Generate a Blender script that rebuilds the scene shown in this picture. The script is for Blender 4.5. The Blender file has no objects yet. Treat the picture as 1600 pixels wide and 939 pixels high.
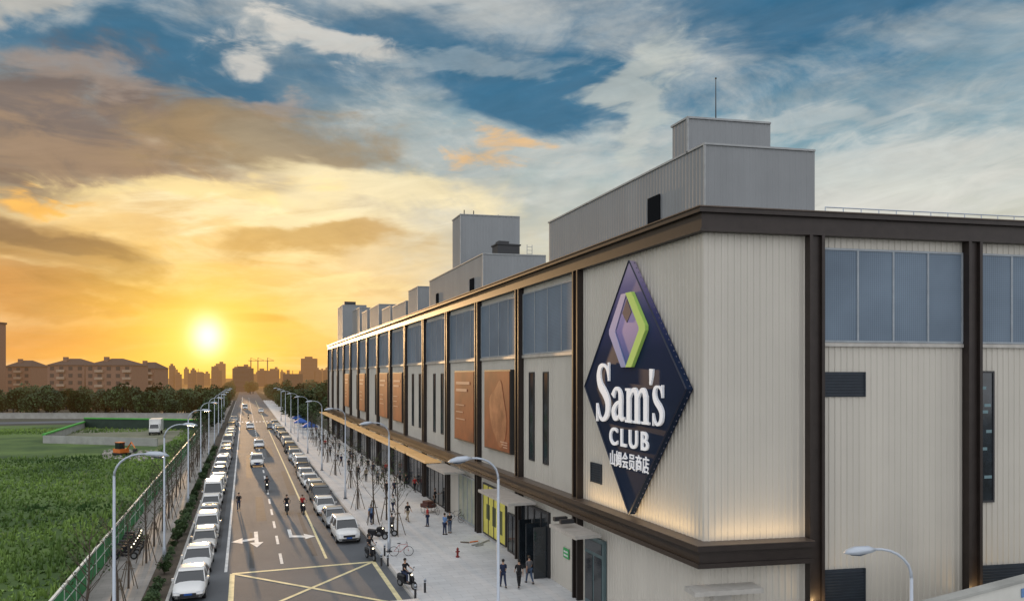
import bpy,math,random
from mathutils import Vector,Matrix
R=math.radians
rnd=random.Random(11)
sc=bpy.context.scene; COL=sc.collection
A0=math.atan(418/1150); SA,CA=math.sin(A0),math.cos(A0)
def G(px,py,z=0):
    d=(13-z)*1150/(py-588); l=(px-800)*d/1150
    return (l*CA+d*SA,-l*SA+d*CA)
def P(px,Dp):                      # ground point in a direction at depth Dp
    l=(px-800)*Dp/1150
    return (l*CA+Dp*SA,-l*SA+Dp*CA)
def tag(o,label=None,cat=None,group=None,kind=None):
    if label:o['label']=label
    if cat:o['category']=cat
    if group:o['group']=group
    if kind:o['kind']=kind
    return o
def thing(name,label,cat,loc=(0,0,0),rz=0,group=None):
    o=bpy.data.objects.new(name,None); COL.objects.link(o); o.location=loc; o.rotation_euler=(0,0,rz)
    o.empty_display_size=.2
    return tag(o,label,cat,group)
class MB:
    def __init__(s): s.v=[];s.f=[];s.m=[];s.mi=0
    def add(s,vs,fs):
        n=len(s.v); s.v+=[tuple(p) for p in vs]; s.f+=[tuple(i+n for i in f) for f in fs]; s.m+=[s.mi]*len(fs)
    def hexa(s,b,t):
        s.add(list(b)+list(t),[(3,2,1,0),(4,5,6,7),(0,1,5,4),(1,2,6,5),(2,3,7,6),(3,0,4,7)])
    def box(s,x0,x1,y0,y1,z0,z1):
        s.hexa([(x0,y0,z0),(x1,y0,z0),(x1,y1,z0),(x0,y1,z0)],[(x0,y0,z1),(x1,y0,z1),(x1,y1,z1),(x0,y1,z1)])
    def quad(s,*p): s.add(p,[tuple(range(len(p)))])
    def loft(s,rings,cap=True):
        n=len(rings[0]); vs=[p for r in rings for p in r]; fs=[]
        for i in range(len(rings)-1):
            for j in range(n):
                k=(j+1)%n; fs.append((i*n+j,i*n+k,(i+1)*n+k,(i+1)*n+j))
        if cap: fs.append(tuple(range(n))[::-1]); fs.append(tuple((len(rings)-1)*n+j for j in range(n)))
        s.add(vs,fs)
    def tube(s,pts,r,n=6):
        pts=[Vector(p) for p in pts]
        if not hasattr(r,'__len__'): r=[r]*len(pts)
        rings=[]
        for i,p in enumerate(pts):
            t=(pts[min(i+1,len(pts)-1)]-pts[max(i-1,0)]).normalized()
            ref=Vector((0,0,1)) if abs(t.z)<.9 else Vector((0,1,0))
            u=t.cross(ref).normalized(); w=t.cross(u)
            rings.append([p+(u*math.cos(6.2832*k/n)+w*math.sin(6.2832*k/n))*r[i] for k in range(n)])
        s.loft(rings)
    def prism(s,poly,dv):
        n=len(poly); dv=Vector(dv); a=[Vector(p) for p in poly]; b=[p+dv for p in a]
        s.add(a+b,[tuple(range(n))[::-1],tuple(range(n,2*n))]+[(i,(i+1)%n,n+(i+1)%n,n+i) for i in range(n)])
    def ball(s,c,r,n=8,m=6):
        if not hasattr(r,'__len__'): r=(r,r,r)
        rings=[[(c[0]+r[0]*math.sin(a)*math.cos(6.2832*k/n),c[1]+r[1]*math.sin(a)*math.sin(6.2832*k/n),c[2]+r[2]*math.cos(a)) for k in range(n)] for a in [math.pi*(.06+.88*i/m) for i in range(m+1)]]
        s.loft(rings)
    def mesh(s,name,mats,off=(0,0,0),smooth=False):
        me=bpy.data.meshes.new(name)
        ox,oy,oz=off
        me.from_pydata([(a-ox,b-oy,c-oz) for a,b,c in s.v],[],s.f)
        if not isinstance(mats,(list,tuple)): mats=[mats]
        for m in mats: me.materials.append(m)
        if len(mats)>1: me.polygons.foreach_set('material_index',s.m)
        if smooth: me.polygons.foreach_set('use_smooth',[True]*len(me.polygons))
        me.update(); return me
    def build(s,name,mats,parent=None,off=(0,0,0),smooth=False):
        o=bpy.data.objects.new(name,s.mesh(name,mats,off,smooth)); COL.objects.link(o)
        if parent: o.parent=parent
        return o
# ---------------------------------------------------------------- materials
HZ=(.80,.40,.13)
def mat(name,col,rough=.7,metal=0,var=.12,scale=2,col2=None,bump=0,emit=None,es=0,haze=0,hzy=False,spec=.4,fine=0):
    m=bpy.data.materials.new(name); m.use_nodes=True; nt=m.node_tree; N=nt.nodes; L=nt.links
    b=N['Principled BSDF']; b.inputs['Roughness'].default_value=rough; b.inputs['Metallic'].default_value=metal
    b.inputs['Specular IOR Level'].default_value=spec
    g=N.new('ShaderNodeNewGeometry')
    if var or col2:
        n=N.new('ShaderNodeTexNoise'); n.inputs['Scale'].default_value=scale; n.inputs['Detail'].default_value=6; n.inputs['Roughness'].default_value=.62
        L.new(g.outputs['Position'],n.inputs['Vector'])
        mr=N.new('ShaderNodeMapRange'); mr.inputs[1].default_value=.33; mr.inputs[2].default_value=.67
        L.new(n.outputs['Fac'],mr.inputs[0])
        mx=N.new('ShaderNodeMix'); mx.data_type='RGBA'
        L.new(mr.outputs[0],mx.inputs[0])
        c2=col2 or tuple(min(1,c*(1+var)) for c in col); c1=col if col2 else tuple(c*(1-var) for c in col)
        mx.inputs[6].default_value=(*c1,1); mx.inputs[7].default_value=(*c2,1)
        L.new(mx.outputs[2],b.inputs['Base Color'])
    else: b.inputs['Base Color'].default_value=(*col,1)
    if bump:
        n2=N.new('ShaderNodeTexNoise'); n2.inputs['Scale'].default_value=fine or scale*8; n2.inputs['Detail'].default_value=4
        L.new(g.outputs['Position'],n2.inputs['Vector'])
        bp=N.new('ShaderNodeBump'); bp.inputs['Strength'].default_value=bump; bp.inputs['Distance'].default_value=.05
        L.new(n2.outputs['Fac'],bp.inputs['Height']); L.new(bp.outputs[0],b.inputs['Normal'])
    if emit: b.inputs['Emission Color'].default_value=(*emit,1); b.inputs['Emission Strength'].default_value=es
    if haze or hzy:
        e=N.new('ShaderNodeEmission'); e.inputs[0].default_value=(*HZ,1); e.inputs[1].default_value=.55  # aerial haze painted into the material as orange emission over the surface
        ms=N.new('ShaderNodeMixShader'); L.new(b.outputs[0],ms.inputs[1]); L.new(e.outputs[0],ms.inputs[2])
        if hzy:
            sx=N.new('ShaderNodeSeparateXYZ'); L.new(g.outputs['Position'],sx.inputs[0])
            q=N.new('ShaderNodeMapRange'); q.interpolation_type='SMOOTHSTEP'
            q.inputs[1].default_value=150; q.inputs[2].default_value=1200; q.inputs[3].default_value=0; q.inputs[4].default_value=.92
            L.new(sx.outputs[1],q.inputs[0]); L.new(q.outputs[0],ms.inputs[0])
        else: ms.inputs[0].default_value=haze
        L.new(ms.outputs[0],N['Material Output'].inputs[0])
    return m
def simple_tex(m,fn):
    nt=m.node_tree; b=nt.nodes['Principled BSDF']; fn(nt,b)
wallm=mat('wall_panel',(.53,.497,.44),.55,.1,.03,.35)
def streaks(nt,b):
    N=nt.nodes;L=nt.links; src=b.inputs['Base Color'].links[0].from_socket
    g=N.new('ShaderNodeNewGeometry'); mp=N.new('ShaderNodeMapping'); mp.inputs['Scale'].default_value=(.9,.9,.06); L.new(g.outputs['Position'],mp.inputs[0])
    n=N.new('ShaderNodeTexNoise'); n.inputs['Scale'].default_value=1; n.inputs['Detail'].default_value=2; L.new(mp.outputs[0],n.inputs['Vector'])
    mr=N.new('ShaderNodeMapRange'); mr.inputs[1].default_value=.3; mr.inputs[2].default_value=.7; mr.inputs[3].default_value=.94; mr.inputs[4].default_value=1.03; L.new(n.outputs['Fac'],mr.inputs[0])
    mx=N.new('ShaderNodeMix'); mx.data_type='RGBA'; mx.blend_type='MULTIPLY'; mx.inputs[0].default_value=1
    L.new(src,mx.inputs[6]); L.new(mr.outputs[0],mx.inputs[7]); L.new(mx.outputs[2],b.inputs['Base Color'])
simple_tex(wallm,streaks)
roofm=mat('penthouse_panel',(.235,.245,.255),.55,.1,.04,.4); simple_tex(roofm,streaks)
capm=mat('penthouse_trim',(.31,.32,.325),.5)
brown=mat('brown_steel',(.034,.026,.023),.42,.3,.15,2)
brown2=mat('brown_steel_light',(.10,.075,.06),.4,.3,.12,2)
mull=mat('mullion',(.28,.31,.34),.5,.1)
glassd=mat('dark_glass',(.015,.02,.025),.12,0,.3,1,spec=.8)
louv=mat('louvre_dark',(.025,.033,.045),.6,.1)
deck=mat('roof_deck',(.3,.3,.29),.9)
meshm=mat('mesh_window',(.15,.2,.27),.55,.0,.18,.5,spec=.2)
def meshpat(nt,b):
    N=nt.nodes;L=nt.links
    g=N.new('ShaderNodeNewGeometry'); s=N.new('ShaderNodeSeparateXYZ'); L.new(g.outputs['Position'],s.inputs[0])
    def Mt(op,a,c=None):
        n=N.new('ShaderNodeMath'); n.operation=op
        for i,v in enumerate((a,c)):
            if v is None: continue
            if isinstance(v,(int,float)): n.inputs[i].default_value=v
            else: L.new(v,n.inputs[i])
        return n.outputs[0]
    h=Mt('ADD',s.outputs[0],s.outputs[1]); k=36
    p=Mt('MULTIPLY',Mt('SINE',Mt('MULTIPLY',Mt('ADD',h,s.outputs[2]),k)),Mt('SINE',Mt('MULTIPLY',Mt('SUBTRACT',h,s.outputs[2]),k)))
    p=Mt('ADD',Mt('MULTIPLY',p,.34),.5)
    n=N.new('ShaderNodeTexNoise'); n.inputs['Scale'].default_value=.35; n.inputs['Detail'].default_value=3; L.new(g.outputs['Position'],n.inputs['Vector'])
    p=Mt('ADD',p,Mt('MULTIPLY',Mt('SUBTRACT',n.outputs['Fac'],.5),1.3))
    mx=N.new('ShaderNodeMix'); mx.data_type='RGBA'; L.new(p,mx.inputs[0])
    mx.inputs[6].default_value=(.095,.125,.165,1); mx.inputs[7].default_value=(.185,.24,.305,1)
    L.new(mx.outputs[2],b.inputs['Base Color'])
simple_tex(meshm,meshpat)
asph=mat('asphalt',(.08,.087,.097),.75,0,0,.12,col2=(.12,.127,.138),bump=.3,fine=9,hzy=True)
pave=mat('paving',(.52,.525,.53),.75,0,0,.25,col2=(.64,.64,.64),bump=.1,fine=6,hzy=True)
def tiles(nt,b):
    N=nt.nodes;L=nt.links; src=b.inputs['Base Color'].links[0].from_socket
    br=N.new('ShaderNodeTexBrick'); br.inputs['Scale'].default_value=1; br.inputs['Mortar Size'].default_value=.012
    br.inputs['Brick Width'].default_value=1.2; br.inputs['Row Height'].default_value=.6
    br.inputs['Color1'].default_value=(1,1,1,1); br.inputs['Color2'].default_value=(.9,.9,.9,1); br.inputs['Mortar'].default_value=(.65,.65,.65,1)
    g=N.new('ShaderNodeNewGeometry'); L.new(g.outputs['Position'],br.inputs['Vector'])
    mx=N.new('ShaderNodeMix'); mx.data_type='RGBA'; mx.blend_type='MULTIPLY'; mx.inputs[0].default_value=1
    L.new(src,mx.inputs[6]); L.new(br.outputs[0],mx.inputs[7]); L.new(mx.outputs[2],b.inputs['Base Color'])
simple_tex(pave,tiles)
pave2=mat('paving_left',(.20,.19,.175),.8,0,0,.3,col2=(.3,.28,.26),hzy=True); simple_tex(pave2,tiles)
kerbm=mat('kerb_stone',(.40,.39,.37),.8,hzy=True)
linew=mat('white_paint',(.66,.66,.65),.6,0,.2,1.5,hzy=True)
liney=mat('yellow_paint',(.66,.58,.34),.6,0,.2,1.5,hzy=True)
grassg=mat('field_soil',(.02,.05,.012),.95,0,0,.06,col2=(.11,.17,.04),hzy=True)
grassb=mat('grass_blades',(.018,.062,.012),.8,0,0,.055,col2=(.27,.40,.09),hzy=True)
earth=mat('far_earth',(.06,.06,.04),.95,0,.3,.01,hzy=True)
soil=mat('verge_soil',(.07,.055,.04),.95,0,.3,1)
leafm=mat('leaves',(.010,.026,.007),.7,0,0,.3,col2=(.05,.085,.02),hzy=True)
leafs=mat('shrub_leaves',(.015,.04,.012),.7,0,0,1.4,col2=(.06,.10,.03))
barkm=mat('bark',(.085,.065,.05),.9,0,.3,4)
stakem=mat('stake_wood',(.12,.095,.07),.9)
metalw=mat('lamp_paint',(.42,.46,.52),.35,.25,.04)
lensm=mat('lamp_lens',(.10,.13,.17),.25,0,0)
blackm=mat('black_rubber',(.012,.012,.013),.6,0,0)
darkm=mat('dark_plastic',(.03,.03,.033),.5,0,0)
rimm=mat('alloy',(.35,.36,.38),.3,.7,0)
carglass=mat('car_glass',(.012,.016,.02),.08,0,0,spec=.9)
headm=mat('head_lamp',(.7,.72,.75),.15,0,0)
headon=mat('head_lamp_lit',(.9,.85,.7),.3,0,0,emit=(1,.85,.6),es=3)
tailm=mat('tail_lamp',(.45,.02,.015),.3,0,0)
platem=mat('number_plate',(.02,.09,.35),.5,0,0)
paints=[mat('car_paint_'+n,c,.28,.05 if n=='white' else .4,0,spec=.6) for n,c in [('white',(.72,.72,.71)),('silver',(.40,.41,.42)),('black',(.02,.021,.025)),('grey',(.13,.135,.145)),('pearl',(.62,.60,.56)),('red',(.25,.02,.02))]]
fgreen=mat('fence_green',(.04,.20,.07),.6,0,.2,1,hzy=True)
fwhite=mat('fence_rail',(.6,.62,.58),.5,hzy=True)
concm=mat('concrete',(.33,.33,.31),.85,0,.15,.5,hzy=True)
whitew=mat('white_render',(.6,.59,.55),.8,0,.1,.4)
skinm=mat('skin',(.42,.25,.17),.6,0,0); hairm=mat('hair',(.012,.01,.009),.6,0,0)
cloth={n:mat('cloth_'+n,c,.9,0,.1,8) for n,c in dict(black=(.015,.015,.018),navy=(.02,.03,.07),grey=(.12,.12,.13),white=(.6,.6,.58),blue=(.12,.22,.42),red=(.35,.03,.03),beige=(.35,.28,.2),jeans=(.05,.08,.14)).items()}
orange=mat('machine_orange',(.6,.16,.03),.5)
bluet=mat('tent_blue',(.03,.10,.38),.7,hzy=True)
bulbm=mat('bulb',(.12,.12,.17),.4,0,0,emit=(1,.95,1),es=.02)
stripm=mat('light_strip',(.9,.7,.4),.4,0,0,emit=(1,.72,.35),es=1.2)
canm=mat('canopy_painted_glow',(.46,.33,.2),.4,.3,.1,1,emit=(1,.58,.2),es=.28)  # golden light on the canopies put into base colour and emission
canm2=mat('canopy_grey',(.42,.40,.37),.5,.2)
# ---------------------------------------------------------------- ground
def sheet(name,x0,x1,y0,y1,z,m,ny=1):
    b=MB()
    for i in range(ny):
        a=y0+(y1-y0)*i/ny; c=y0+(y1-y0)*(i+1)/ny
        b.quad((x0,a,z),(x1,a,z),(x1,c,z),(x0,c,z))
    return tag(b.build(name,m),kind='structure')
KL,KR,XF=-4.1,9.2,18.4
sheet('ground',-3500,3500,-200,5000,-.03,earth,4)
sheet('field',-75,-9.05,15,228,0.0,grassg,4)
sheet('road',KL,KR,-20,900,.004,asph,6)
def slab(name,x0,x1,y0,y1,z,m):
    b=MB(); b.box(x0,x1,y0,y1,-.02,z); return tag(b.build(name,m),kind='structure')
slab('pavement_right',KR+.18,XF+.05,-10,420,.12,pave)
slab('kerb_right',KR,KR+.18,-10,420,.125,kerbm)
slab('kerb_left',KL-.18,KL,-10,420,.125,kerbm)
slab('planting_strip',KL-1.5,KL-.18,-10,420,.11,soil)
slab('pavement_left',-9.0,KL-1.5,-10,420,.12,pave2)
sheet('yard',18.45,90,-15,26,.01,concm)
sheet('side_road',-200,KL-.2,236,246,.01,asph)
b=MB()
def strip(b,x0,y0,x1,y1,w,z=.009):
    d=Vector((x1-x0,y1-y0)); n=Vector((-d.y,d.x)).normalized()*w/2
    b.quad((x0-n.x,y0-n.y,z),(x1-n.x,y1-n.y,z),(x1+n.x,y1+n.y,z),(x0+n.x,y0+n.y,z))
strip(b,-1.17,52.5,-1.17,500,.19)
y=53.5
while y<480: strip(b,2.45,y,2.45,y+3.2,.2); y+=6.4
for k in range(14): b.quad((-3.6+k*.95,222,.009),(-3.15+k*.95,222,.009),(-3.15+k*.95,226,.009),(-3.6+k*.95,226,.009))
def arrow(b,cx,cy,sgn,both,z=.013):
    def q(*p): b.quad(*[(cx+sgn*x*1.05,cy+y_*1.0,z) for x,y_ in p])
    q((.0,-1.2 if both else -.3),(.28,-1.2 if both else -.3),(.28,3),(.0,3))
    q((0,-.3),(0,.5),(-.85,.1),(-.85,-.7)); q((-.85,-1.3),(-.85,.8),(-1.65,-.5))
    if both: q((-.35,-1.2),(.14,-3.0),(.63,-1.2))
arrow(b,.75,62.3,1,True); arrow(b,3.7,62.3,-1,False)
tag(b.build('white_road_marking',linew),kind='structure')
b=MB()
strip(b,5.5,54,5.5,420,.18)
BX0,BX1,BY0,BY1=-.75,8.5,41.6,51.9
for q in ((BX0,BY0,BX0,BY1),(BX1,BY0,BX1,BY1)): strip(b,*q,.30)
for q in ((BX0,BY0,BX1,BY0),(BX0,BY1,BX1,BY1)): strip(b,*q,.34,.0115)
strip(b,BX0+.2,BY0+.2,BX1-.2,BY1-.2,.26,.014); strip(b,BX0+.2,BY1-.2,BX1-.2,BY0+.2,.26,.0165)
tag(b.build('yellow_road_marking',liney),kind='structure')
b=MB()
for (x,y_,w,h) in [(1,70,.9,14),(4.6,84,.7,22),(.2,100,.8,30),(3.4,125,1.2,16),(-2.3,60,.6,30),(.3,53,.35,12),(4.6,55,.4,18)]:
    b.quad((x,y_,.0065),(x+w,y_,.0065),(x+w*.9,y_+h,.0065),(x+.1,y_+h,.0065))
tag(b.build('tar_patch_road',mat('tar',(.06,.063,.068),.7,0,.2,1)),kind='structure')
b=MB()
for i in range(24000):
    y=42+(rnd.random()**.8)*170; xm=min(66,3.5+.34*y)
    x=-9.4-rnd.random()*xm
    if 137<y<192 and -58<x<-14: continue
    h=(.10+.55*rnd.random()**2.4)*(1.15 if y<80 else 1); a=rnd.random()*3.14
    for k in range(3):
        a+=1.05; dx,dy=math.cos(a)*.13,math.sin(a)*.13; lx,ly=rnd.uniform(-.22,.22),rnd.uniform(-.22,.22)
        b.quad((x-dx,y-dy,0),(x+dx,y+dy,0),(x+lx,y+ly,h))
tag(b.build('grass',grassb),'wild green grass and weeds covering the field behind the green fence','grass',kind='stuff')
# ---------------------------------------------------------------- the store
C0=Vector((XF,26.67)); uR=Vector((.9877,-.1564)); nR=Vector((-.1564,-.9877)); YE=174.3; TE=34
OFF=(C0.x,C0.y,0)
def FP(side,s,o,z):
    if side=='L': return (XF-o,s,z)
    p=C0+uR*s+nR*o; return (p.x,p.y,z)
def fbox(b,side,s0,s1,z0,z1,o0,o1):
    b.hexa([FP(side,s0,o0,z0),FP(side,s1,o0,z0),FP(side,s1,o1,z0),FP(side,s0,o1,z0)],[FP(side,s0,o0,z1),FP(side,s1,o0,z1),FP(side,s1,o1,z1),FP(side,s0,o1,z1)])
def rib(b,p0,p1,n,z0,z1,pitch=.3,dep=.035):
    p0=Vector(p0);p1=Vector(p1);n=Vector(n); L=(p1-p0).length; u=(p1-p0)/L
    pr=[];s=0
    while s<L:
        for a,o in ((0,0),(pitch*.58,0),(pitch*.68,dep),(pitch*.9,dep)):
            if s+a<L: pr.append((s+a,o))
        s+=pitch
    pr.append((L,0))
    pts=[p0+u*a+n*o for a,o in pr]
    vs=[(p.x,p.y,z0) for p in pts]+[(p.x,p.y,z1) for p in pts]; m=len(pts)
    b.add(vs,[(i,i+1,m+i+1,m+i) for i in range(m-1)])
store=thing('store_building','long beige ribbed warehouse store with dark steel columns right of the street','building',(C0.x,C0.y,0))
def part(b,name,m,parent=None,label=None,smooth=False):
    o=b.build(name,m,parent or store,OFF,smooth)
    if label:o['label']=label
    return o
b=MB(); rib(b,FP('L',YE,0,0)[:2],FP('L',C0.y,0,0)[:2],(-1,0),0,19.3); part(b,'wall',wallm)
b=MB(); rib(b,FP('R',0,0,0)[:2],FP('R',TE,0,0)[:2],nR,0,19.3); part(b,'wall',wallm)
b=MB(); e1=C0+uR*TE
b.quad((XF,YE,19.4),(XF,C0.y,19.4),(e1.x,e1.y,19.4),(e1.x+10,YE,19.4)); part(b,'roof',deck)
b=MB(); b.quad((XF,YE,0),(e1.x+10,YE,0),(e1.x+10,YE,19.4),(XF,YE,19.4)); b.quad((e1.x,e1.y,0),(e1.x+10,YE,0),(e1.x+10,YE,19.4),(e1.x,e1.y,19.4)); part(b,'wall',wallm)
def band(b,o,z0,z1,yl=YE,tr=TE,oi=-.12):
    def c(o): return (C0.x-o,C0.y-.854*o)
    co,ci=c(o),c(oi); 
    Lo,Li=(XF-o,yl),(XF-oi,yl); ro,ri=FP('R',tr,o,0)[:2],FP('R',tr,oi,0)[:2]
    for q in ([Lo,co,ci,Li],[co,ro,ri,ci]):
        b.hexa([(x,y,z0) for x,y in q],[(x,y,z1) for x,y in q])
b=MB(); band(b,.50,19.9,20.1); band(b,.30,19.25,19.897); band(b,.42,19.12,19.247); part(b,'fascia',brown)
b=MB(); band(b,.56,20.103,20.15); part(b,'eave_trim',brown2)
b=MB(); band(b,.75,5.72,5.95,tr=4.72); band(b,.55,5.2,5.717,tr=4.72); band(b,.68,5.0,5.197,tr=4.72); part(b,'ledge',brown)
b=MB(); band(b,.78,5.953,5.985,tr=4.72); part(b,'ledge_trim',brown2)
COLY=[38.5+9.7*k for k in range(14)]+[YE-.8]
def column(side,s,z1=19.12):
    b=MB(); w=.72
    fbox(b,side,s,s+w,0,z1,.02,.1); 
    for a in (0,w-.14): fbox(b,side,s+a,s+a+.14,0,z1-.003,.1,.42)
    fbox(b,side,s+.14,s+w-.14,0,z1-.006,.1,.26)
    part(b,'column',brown)
for y in COLY: column('L',y)
for t in (4.72,12.69,20.8,28.9): column('R',t)
def window(side,s0,s1,z0,z1,n,pm,name='window',fw=.09,o=.10,fm=None):
    b=MB(); fm=fm or mull
    fbox(b,side,s0,s1,z0,z0+fw,.03,o); fbox(b,side,s0,s1,z1-fw,z1,.03,o)
    for i in range(n+1):
        s=s0+(s1-s0-fw)*i/n; fbox(b,side,s,s+fw,z0+fw,z1-fw,.03,o+(.003 if i in(0,n) else 0))
    f=part(b,name,fm)
    b=MB(); fbox(b,side,s0+.02,s1-.02,z0+.02,z1-.02,.02,o-.035)
    g=part(b,'pane',pm,f); return f
for i,y in enumerate(COLY[:-1]): window('L',y+.74,COLY[i+1]-.02,14.5,18.75,4,meshm)
for t0,t1 in ((5.46,12.67),(13.43,20.78),(21.54,28.88)): window('R',t0,t1,14.5,18.65,4,meshm)
for i in range(len(COLY)-1):
    b=MB(); fbox(b,'L',COLY[i]+.74,COLY[i+1]-.02,14.28,14.48,.03,.16); part(b,'sill',canm2)
for t0,t1 in ((5.46,12.67),(13.43,20.78),(21.54,28.88)):
    b=MB(); fbox(b,'R',t0,t1,14.32,14.48,.03,.14); part(b,'sill',canm2)
def louvre(side,s0,s1,z0,z1):
    b=MB(); fbox(b,side,s0,s1,z0,z1,.03,.07)
    k=z0+.06
    while k<z1-.08: fbox(b,side,s0+.05,s1-.05,k,k+.05,.07,.11); k+=.13
    for a in (s0,s1-.06): fbox(b,side,a,a+.06,z0,z1,.07,.13)
    part(b,'louvre',louv)
louvre('R',5.5,7.65,12.1,13.2); louvre('R',5.5,7.65,2.2,4.5); louvre('R',13.5,20.7,2.9,4.3)
louvre('L',36.1,37.4,7.1,8.2)
slitm=mat('slit_glass',(.014,.02,.027),.1,0,.5,1.5,spec=.8)
window('R',13.5,14.35,7.2,13.25,1,slitm,fm=darkm)
slm=mat('slit_light',(.10,.16,.18),.4,0,0,emit=(.5,.8,.9),es=.05)
for z,w0,w1 in ((12.4,.05,.3),(11.6,.2,.55),(11.3,.1,.4),(10.4,.3,.6),(9.6,.0,.35),(8.3,.2,.6)):
    b=MB(); fbox(b,'R',13.62+w0,13.62+w1,z,z+.14,.066,.075); part(b,'interior_light',slm)
for s in (43.6,46.1,70.2,73.3,80,83.6): window('L',s,s+.9,7.3,13.3,1,slitm,fm=darkm)
for i in (7,9,12,13):
    y=COLY[i]; window('L',y+3,y+3.9,7.3,13.3,1,slitm,fm=darkm)
for i,y in enumerate(COLY[3:13]): 
    window('L',y+.9,y+9.4,.15,4.35,5,glassd,'shopfront',.1,.14,darkm)
teal=mat('door_teal',(.10,.15,.16),.4,.2)
b=MB(); fbox(b,'L',35.6,37.9,.12,4.1,.03,.22); d=part(b,'door',teal)
b=MB(); 
for s in (35.8,36.9): fbox(b,'L',s,s+.9,.5,3.1,.22,.25)
fbox(b,'L',35.8,37.8,3.3,3.9,.22,.25); part(b,'pane',glassd,d)
window('L',43.3,48.3,.15,4.3,4,glassd,'entrance',.14,.2,darkm)
for s in (43.5,44.9,46.2):
    b=MB(); fbox(b,'L',s,s+.06,.14,3.4,.2,1.1); part(b,'door_leaf',glassd)
b=MB(); fbox(b,'L',40.4,41.2,2.0,2.6,.06,.10); nb=part(b,'notice',mat('notice_green',(.05,.32,.1),.5,0,0))
b=MB()
for k in (0,1): fbox(b,'L',40.5,41.1,2.12+k*.22,2.22+k*.22,.10,.108)
part(b,'notice_text',linew,nb)
yel=mat('yellow_vinyl',(.62,.55,.10),.45,0,.15,.8); gre=mat('green_vinyl',(.22,.27,.22),.5,0,.4,.9,col2=(.42,.40,.30))
window('L',51.6,57.2,.3,4.4,4,yel,'shopfront',.12,.16,darkm)
gdm=mat('graphic_dark',(.08,.09,.03),.5,0,0)
for k in range(3):
    b=MB(); fbox(b,'L',52.4+k*1.5,53.3+k*1.5,1.0+.3*k,2.8,.126,.132); part(b,'shopfront_graphic',gdm)
window('L',49.2,51.2,.15,3.0,2,glassd,'door',.1,.16,darkm)
window('L',58.9,64.4,.3,4.3,4,gre,'shopfront',.12,.16,mull)
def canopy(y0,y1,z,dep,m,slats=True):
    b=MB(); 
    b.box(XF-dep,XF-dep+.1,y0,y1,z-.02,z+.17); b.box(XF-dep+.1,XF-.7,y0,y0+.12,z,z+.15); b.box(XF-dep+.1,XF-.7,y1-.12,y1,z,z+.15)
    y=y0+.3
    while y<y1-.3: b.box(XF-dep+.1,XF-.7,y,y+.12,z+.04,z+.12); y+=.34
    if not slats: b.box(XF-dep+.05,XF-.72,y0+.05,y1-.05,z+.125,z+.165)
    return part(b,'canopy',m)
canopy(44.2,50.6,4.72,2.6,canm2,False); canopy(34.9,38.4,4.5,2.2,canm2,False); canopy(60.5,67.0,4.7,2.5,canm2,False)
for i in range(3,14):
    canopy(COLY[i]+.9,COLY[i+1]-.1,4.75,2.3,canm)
for i in range(2,14):
    for k in (1.5,5.0,8.4):
        b=MB(); b.box(XF-.5,XF-.4,COLY[i]+k,COLY[i]+k+.18,4.9,4.95); part(b,'downlight',stripm)
b=MB(); fbox(b,'R',-.9,2.2,3.95,4.15,.03,1.0); fbox(b,'R',.2,1.0,3.6,3.947,.03,.5); part(b,'corner_canopy',canm2)
for (y,z) in ((38.1,4.95),(37.2,4.97)):
    b=MB(); b.box(XF-2.0,XF-1.2,y,y+.25,z-.1,z+.12); part(b,'flood_lamp',darkm)
def pent(y0,y1,t,z0,z1,x0=20.4,name='roof_house'):
    a=Vector((x0,y1));bb=Vector((x0,y0));c=bb+uR*t;d=a+uR*t
    b=MB(); rib(b,a,bb,(-1,0),z0,z1,.3,.012); rib(b,bb,c,nR,z0,z1,.3,.012)
    b.quad((c.x,c.y,z0),(d.x,d.y,z0),(d.x,d.y,z1),(c.x,c.y,z1)); b.quad((a.x,a.y,z0),(d.x,d.y,z0),(d.x,d.y,z1),(a.x,a.y,z1))
    b.quad((a.x,a.y,z1),(bb.x,bb.y,z1),(c.x,c.y,z1),(d.x,d.y,z1))
    o=part(b,name,roofm)
    b=MB(); e=.07
    b.box(x0-e,x0+e,y0-e,y1+e,z1+.003,z1+.1)
    n=nR*e; b.hexa([(q.x,q.y,z1+.006) for q in (bb+n,c+n,c-n,bb-n)],[(q.x,q.y,z1+.097) for q in (bb+n,c+n,c-n,bb-n)])
    b.box(x0-e,x0+.02,y0-.05,y0+.05,z0,z1)
    part(b,'parapet_trim',capm,o); return o
pent(29.5,48.4,5.73,19.4,23.9); pent(30.9,32.3,4.4,23.9,25.6)
pent(63.8,84.5,5.86,19.4,24.1); pent(71.2,74.3,6.05,24.1,29.2)
pent(90.6,96.3,5.8,19.4,24.2); pent(98,107.4,5.5,19.4,23.1); pent(109,116,5.8,19.4,23.4); pent(119,128,5.6,19.4,24.6); pent(131,137,5.5,19.4,24.6); pent(160,169,5,19.4,28.2,19.7); pent(140,150,5,19.4,25.9)
lvb=mat('louvre_black',(.012,.013,.015),.95,0,0,spec=0)
for y0,y1,z0,z1 in ((33.4,34.6,20.7,22.5),(66.5,67.8,20.9,22.3),(80,81,20.9,22.3)):
    b=MB(); b.box(20.3,20.36,y0,y1,z0,z1); part(b,'louvre',lvb)
b=MB(); b.tube([(22.5,31.6,25.6),(22.5,31.6,26.6),(22.5,31.6,28.1)],[.04,.03,.02]); b.ball((22.5,31.6,28.12),.05); part(b,'antenna',darkm)
b=MB(); b.box(22.2,24.4,65,66.6,24.3,25.3); b.box(22.1,24.5,64.9,66.7,25.3,25.42); b.box(22.4,23.4,65.2,66.2,25.42,25.7); part(b,'cooling_unit',darkm)
b=MB()
for x in (24.6,25.1): b.tube([(x,63.6,23.2),(x,63.6,25.2)],.03,5)
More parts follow.
